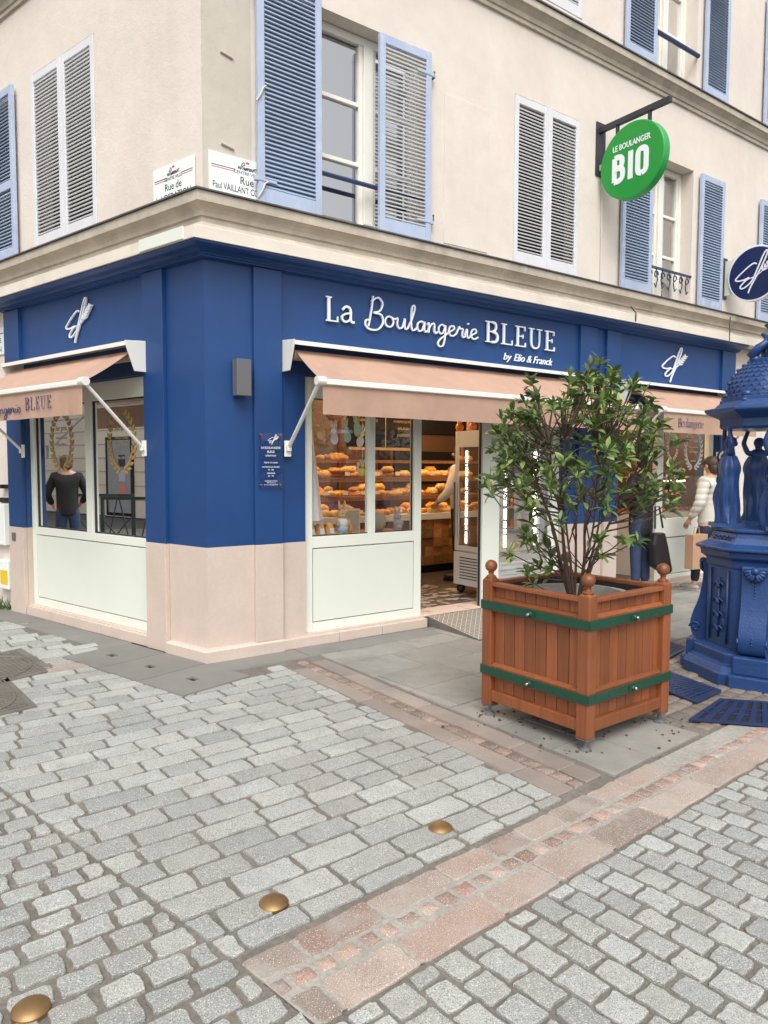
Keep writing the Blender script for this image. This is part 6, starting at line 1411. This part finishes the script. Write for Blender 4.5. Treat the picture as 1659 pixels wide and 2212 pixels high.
# toys on the fridge
for s_, o2, c, lb in ((3.34, -.85, 'carrot', 'orange toy chick on top of the doorway fridge'), (3.36, -.65, 'coral', 'red toy chick on top of the doorway fridge'), (3.36, -.45, 'lemon', 'yellow toy chick on top of the doorway fridge')):
    m = MB(); m.ball(FR(s_, o2, 1.965), .045, .045, .045, 10, 8); m.ball(FR(s_, o2, 2.02), .028, .028, .028, 10, 8); tag(mk('toy_chick', m, c, None, smooth='all'), lb, 'toy')
# ------------------------------------------------------------------ across the street (seen only as reflections in the glass)
op = thing('opposite_building', 'pale banded building across the lane mirrored in the left window', 'building', FL(14, 8.6, 0))
m = MB(); m.box(FL, 6, 34, 8.6, 9.0, 0, 6.5); mk('wall', m, 'opp_wall', op)
for k in range(9): m = MB(); m.box(FL, 6, 34, 8.588, 8.6, .5 + .42 * k, .515 + .42 * k); mk('groove', m, 'opp_joint', op)
m = MB(); m.box(FL, 14.6, 16.1, 8.57, 8.6, 0, 2.4); mk('door', m, 'mirror_black', op); m = MB(); m.box(FL, 14.75, 15.95, 8.555, 8.57, .1, 2.3); mk('door_panel', m, 'curtain', op)
for q, (z, c) in enumerate(((1.5, 'sign_navy'), (1.05, 'lilac'), (.6, 'coral'))): m = MB(); m.box(FL, 15.0, 15.35, 8.545, 8.555, z, z + .35); mk('poster', m, c, op)
for s_ in (23, 27, 31): m = MB(); m.box(FL, s_, s_ + 1.1, 8.58, 8.6, 1.1, 2.9); mk('window', m, 'mirror_black', op)
def barrier(x, y, dx, dy, label):
    t = thing('street_barrier', label, 'barrier', (x, y, 0), math.atan2(dy, dx), 'dark green street barriers')
    m = MB(); B = lambda a, b, c: ID(a, b, c)
    for a in (-.55, .5): m.box(B, a, a + .05, -.025, .025, 0, 1.02)
    m.box(B, -.5, .5, -.02, .02, .97, 1.02); m.box(B, -.5, .5, -.02, .02, .12, .16)
    mk('barrier_frame', m, 'barrier_green', t, local=True)
    for a in (-.48, -.25, 0, .25, .48): m = MB(); m.tube([(a * .25, 0, .16), (a, 0, .97 if abs(a) < .4 else .6)], .012, 6); mk('bar', m, 'barrier_green', t, local=True)
barrier(-7.91, 6.84, .236, -.971, 'dark green street barrier with fanned bars mirrored in the left window'); barrier(-9.3, 7.5, .236, -.971, 'second dark green street barrier further down the lane')
rt = random.Random(4)
def tree(x, y, h, r, label):
    t = thing('street_tree', label, 'tree', (x, y, 0)); m = MB(); m.tube([(0, 0, 0), (.05, 0, h * .3), (0, .05, h * .6), (0, 0, h * .8)], [.16, .13, .09, .05], 8)
    for k in range(6): a = k * 1.05; m.tube([(0, 0, h * .4), (math.cos(a) * r * .4, math.sin(a) * r * .4, h * .6), (math.cos(a) * r * .7, math.sin(a) * r * .7, h * .75)], [.06, .04, .015], 6)
    mk('trunk', m, 'bark', t, smooth='all', local=True); m = MB()
    cl = [Vector((rt.gauss(0, r * .5), rt.gauss(0, r * .5), h * rt.uniform(.35, .95))) for _ in range(22)]
    for _ in range(3600):
        c = rt.choice(cl) + Vector((rt.gauss(0, .3), rt.gauss(0, .3), rt.gauss(0, .25))); d = Vector((rt.uniform(-1, 1), rt.uniform(-1, 1), rt.uniform(-.6, .6))).normalized(); u = d.cross(Vector((.2, .3, 1))).normalized(); s_ = rt.uniform(.05, .1)
        m.poly([c, c + d * s_ + u * s_ * .5, c + d * s_ * 2, c + d * s_ - u * s_ * .5])
    tag(mk('crown', m, 'leaf_tree', t, local=True), kind='stuff')
tree(9.5, 2.4, 4.6, 1.6, 'leafy green tree across the street mirrored in the bakery window'); tree(11.5, 6.0, 5.2, 1.8, 'second leafy tree across the street mirrored further right')
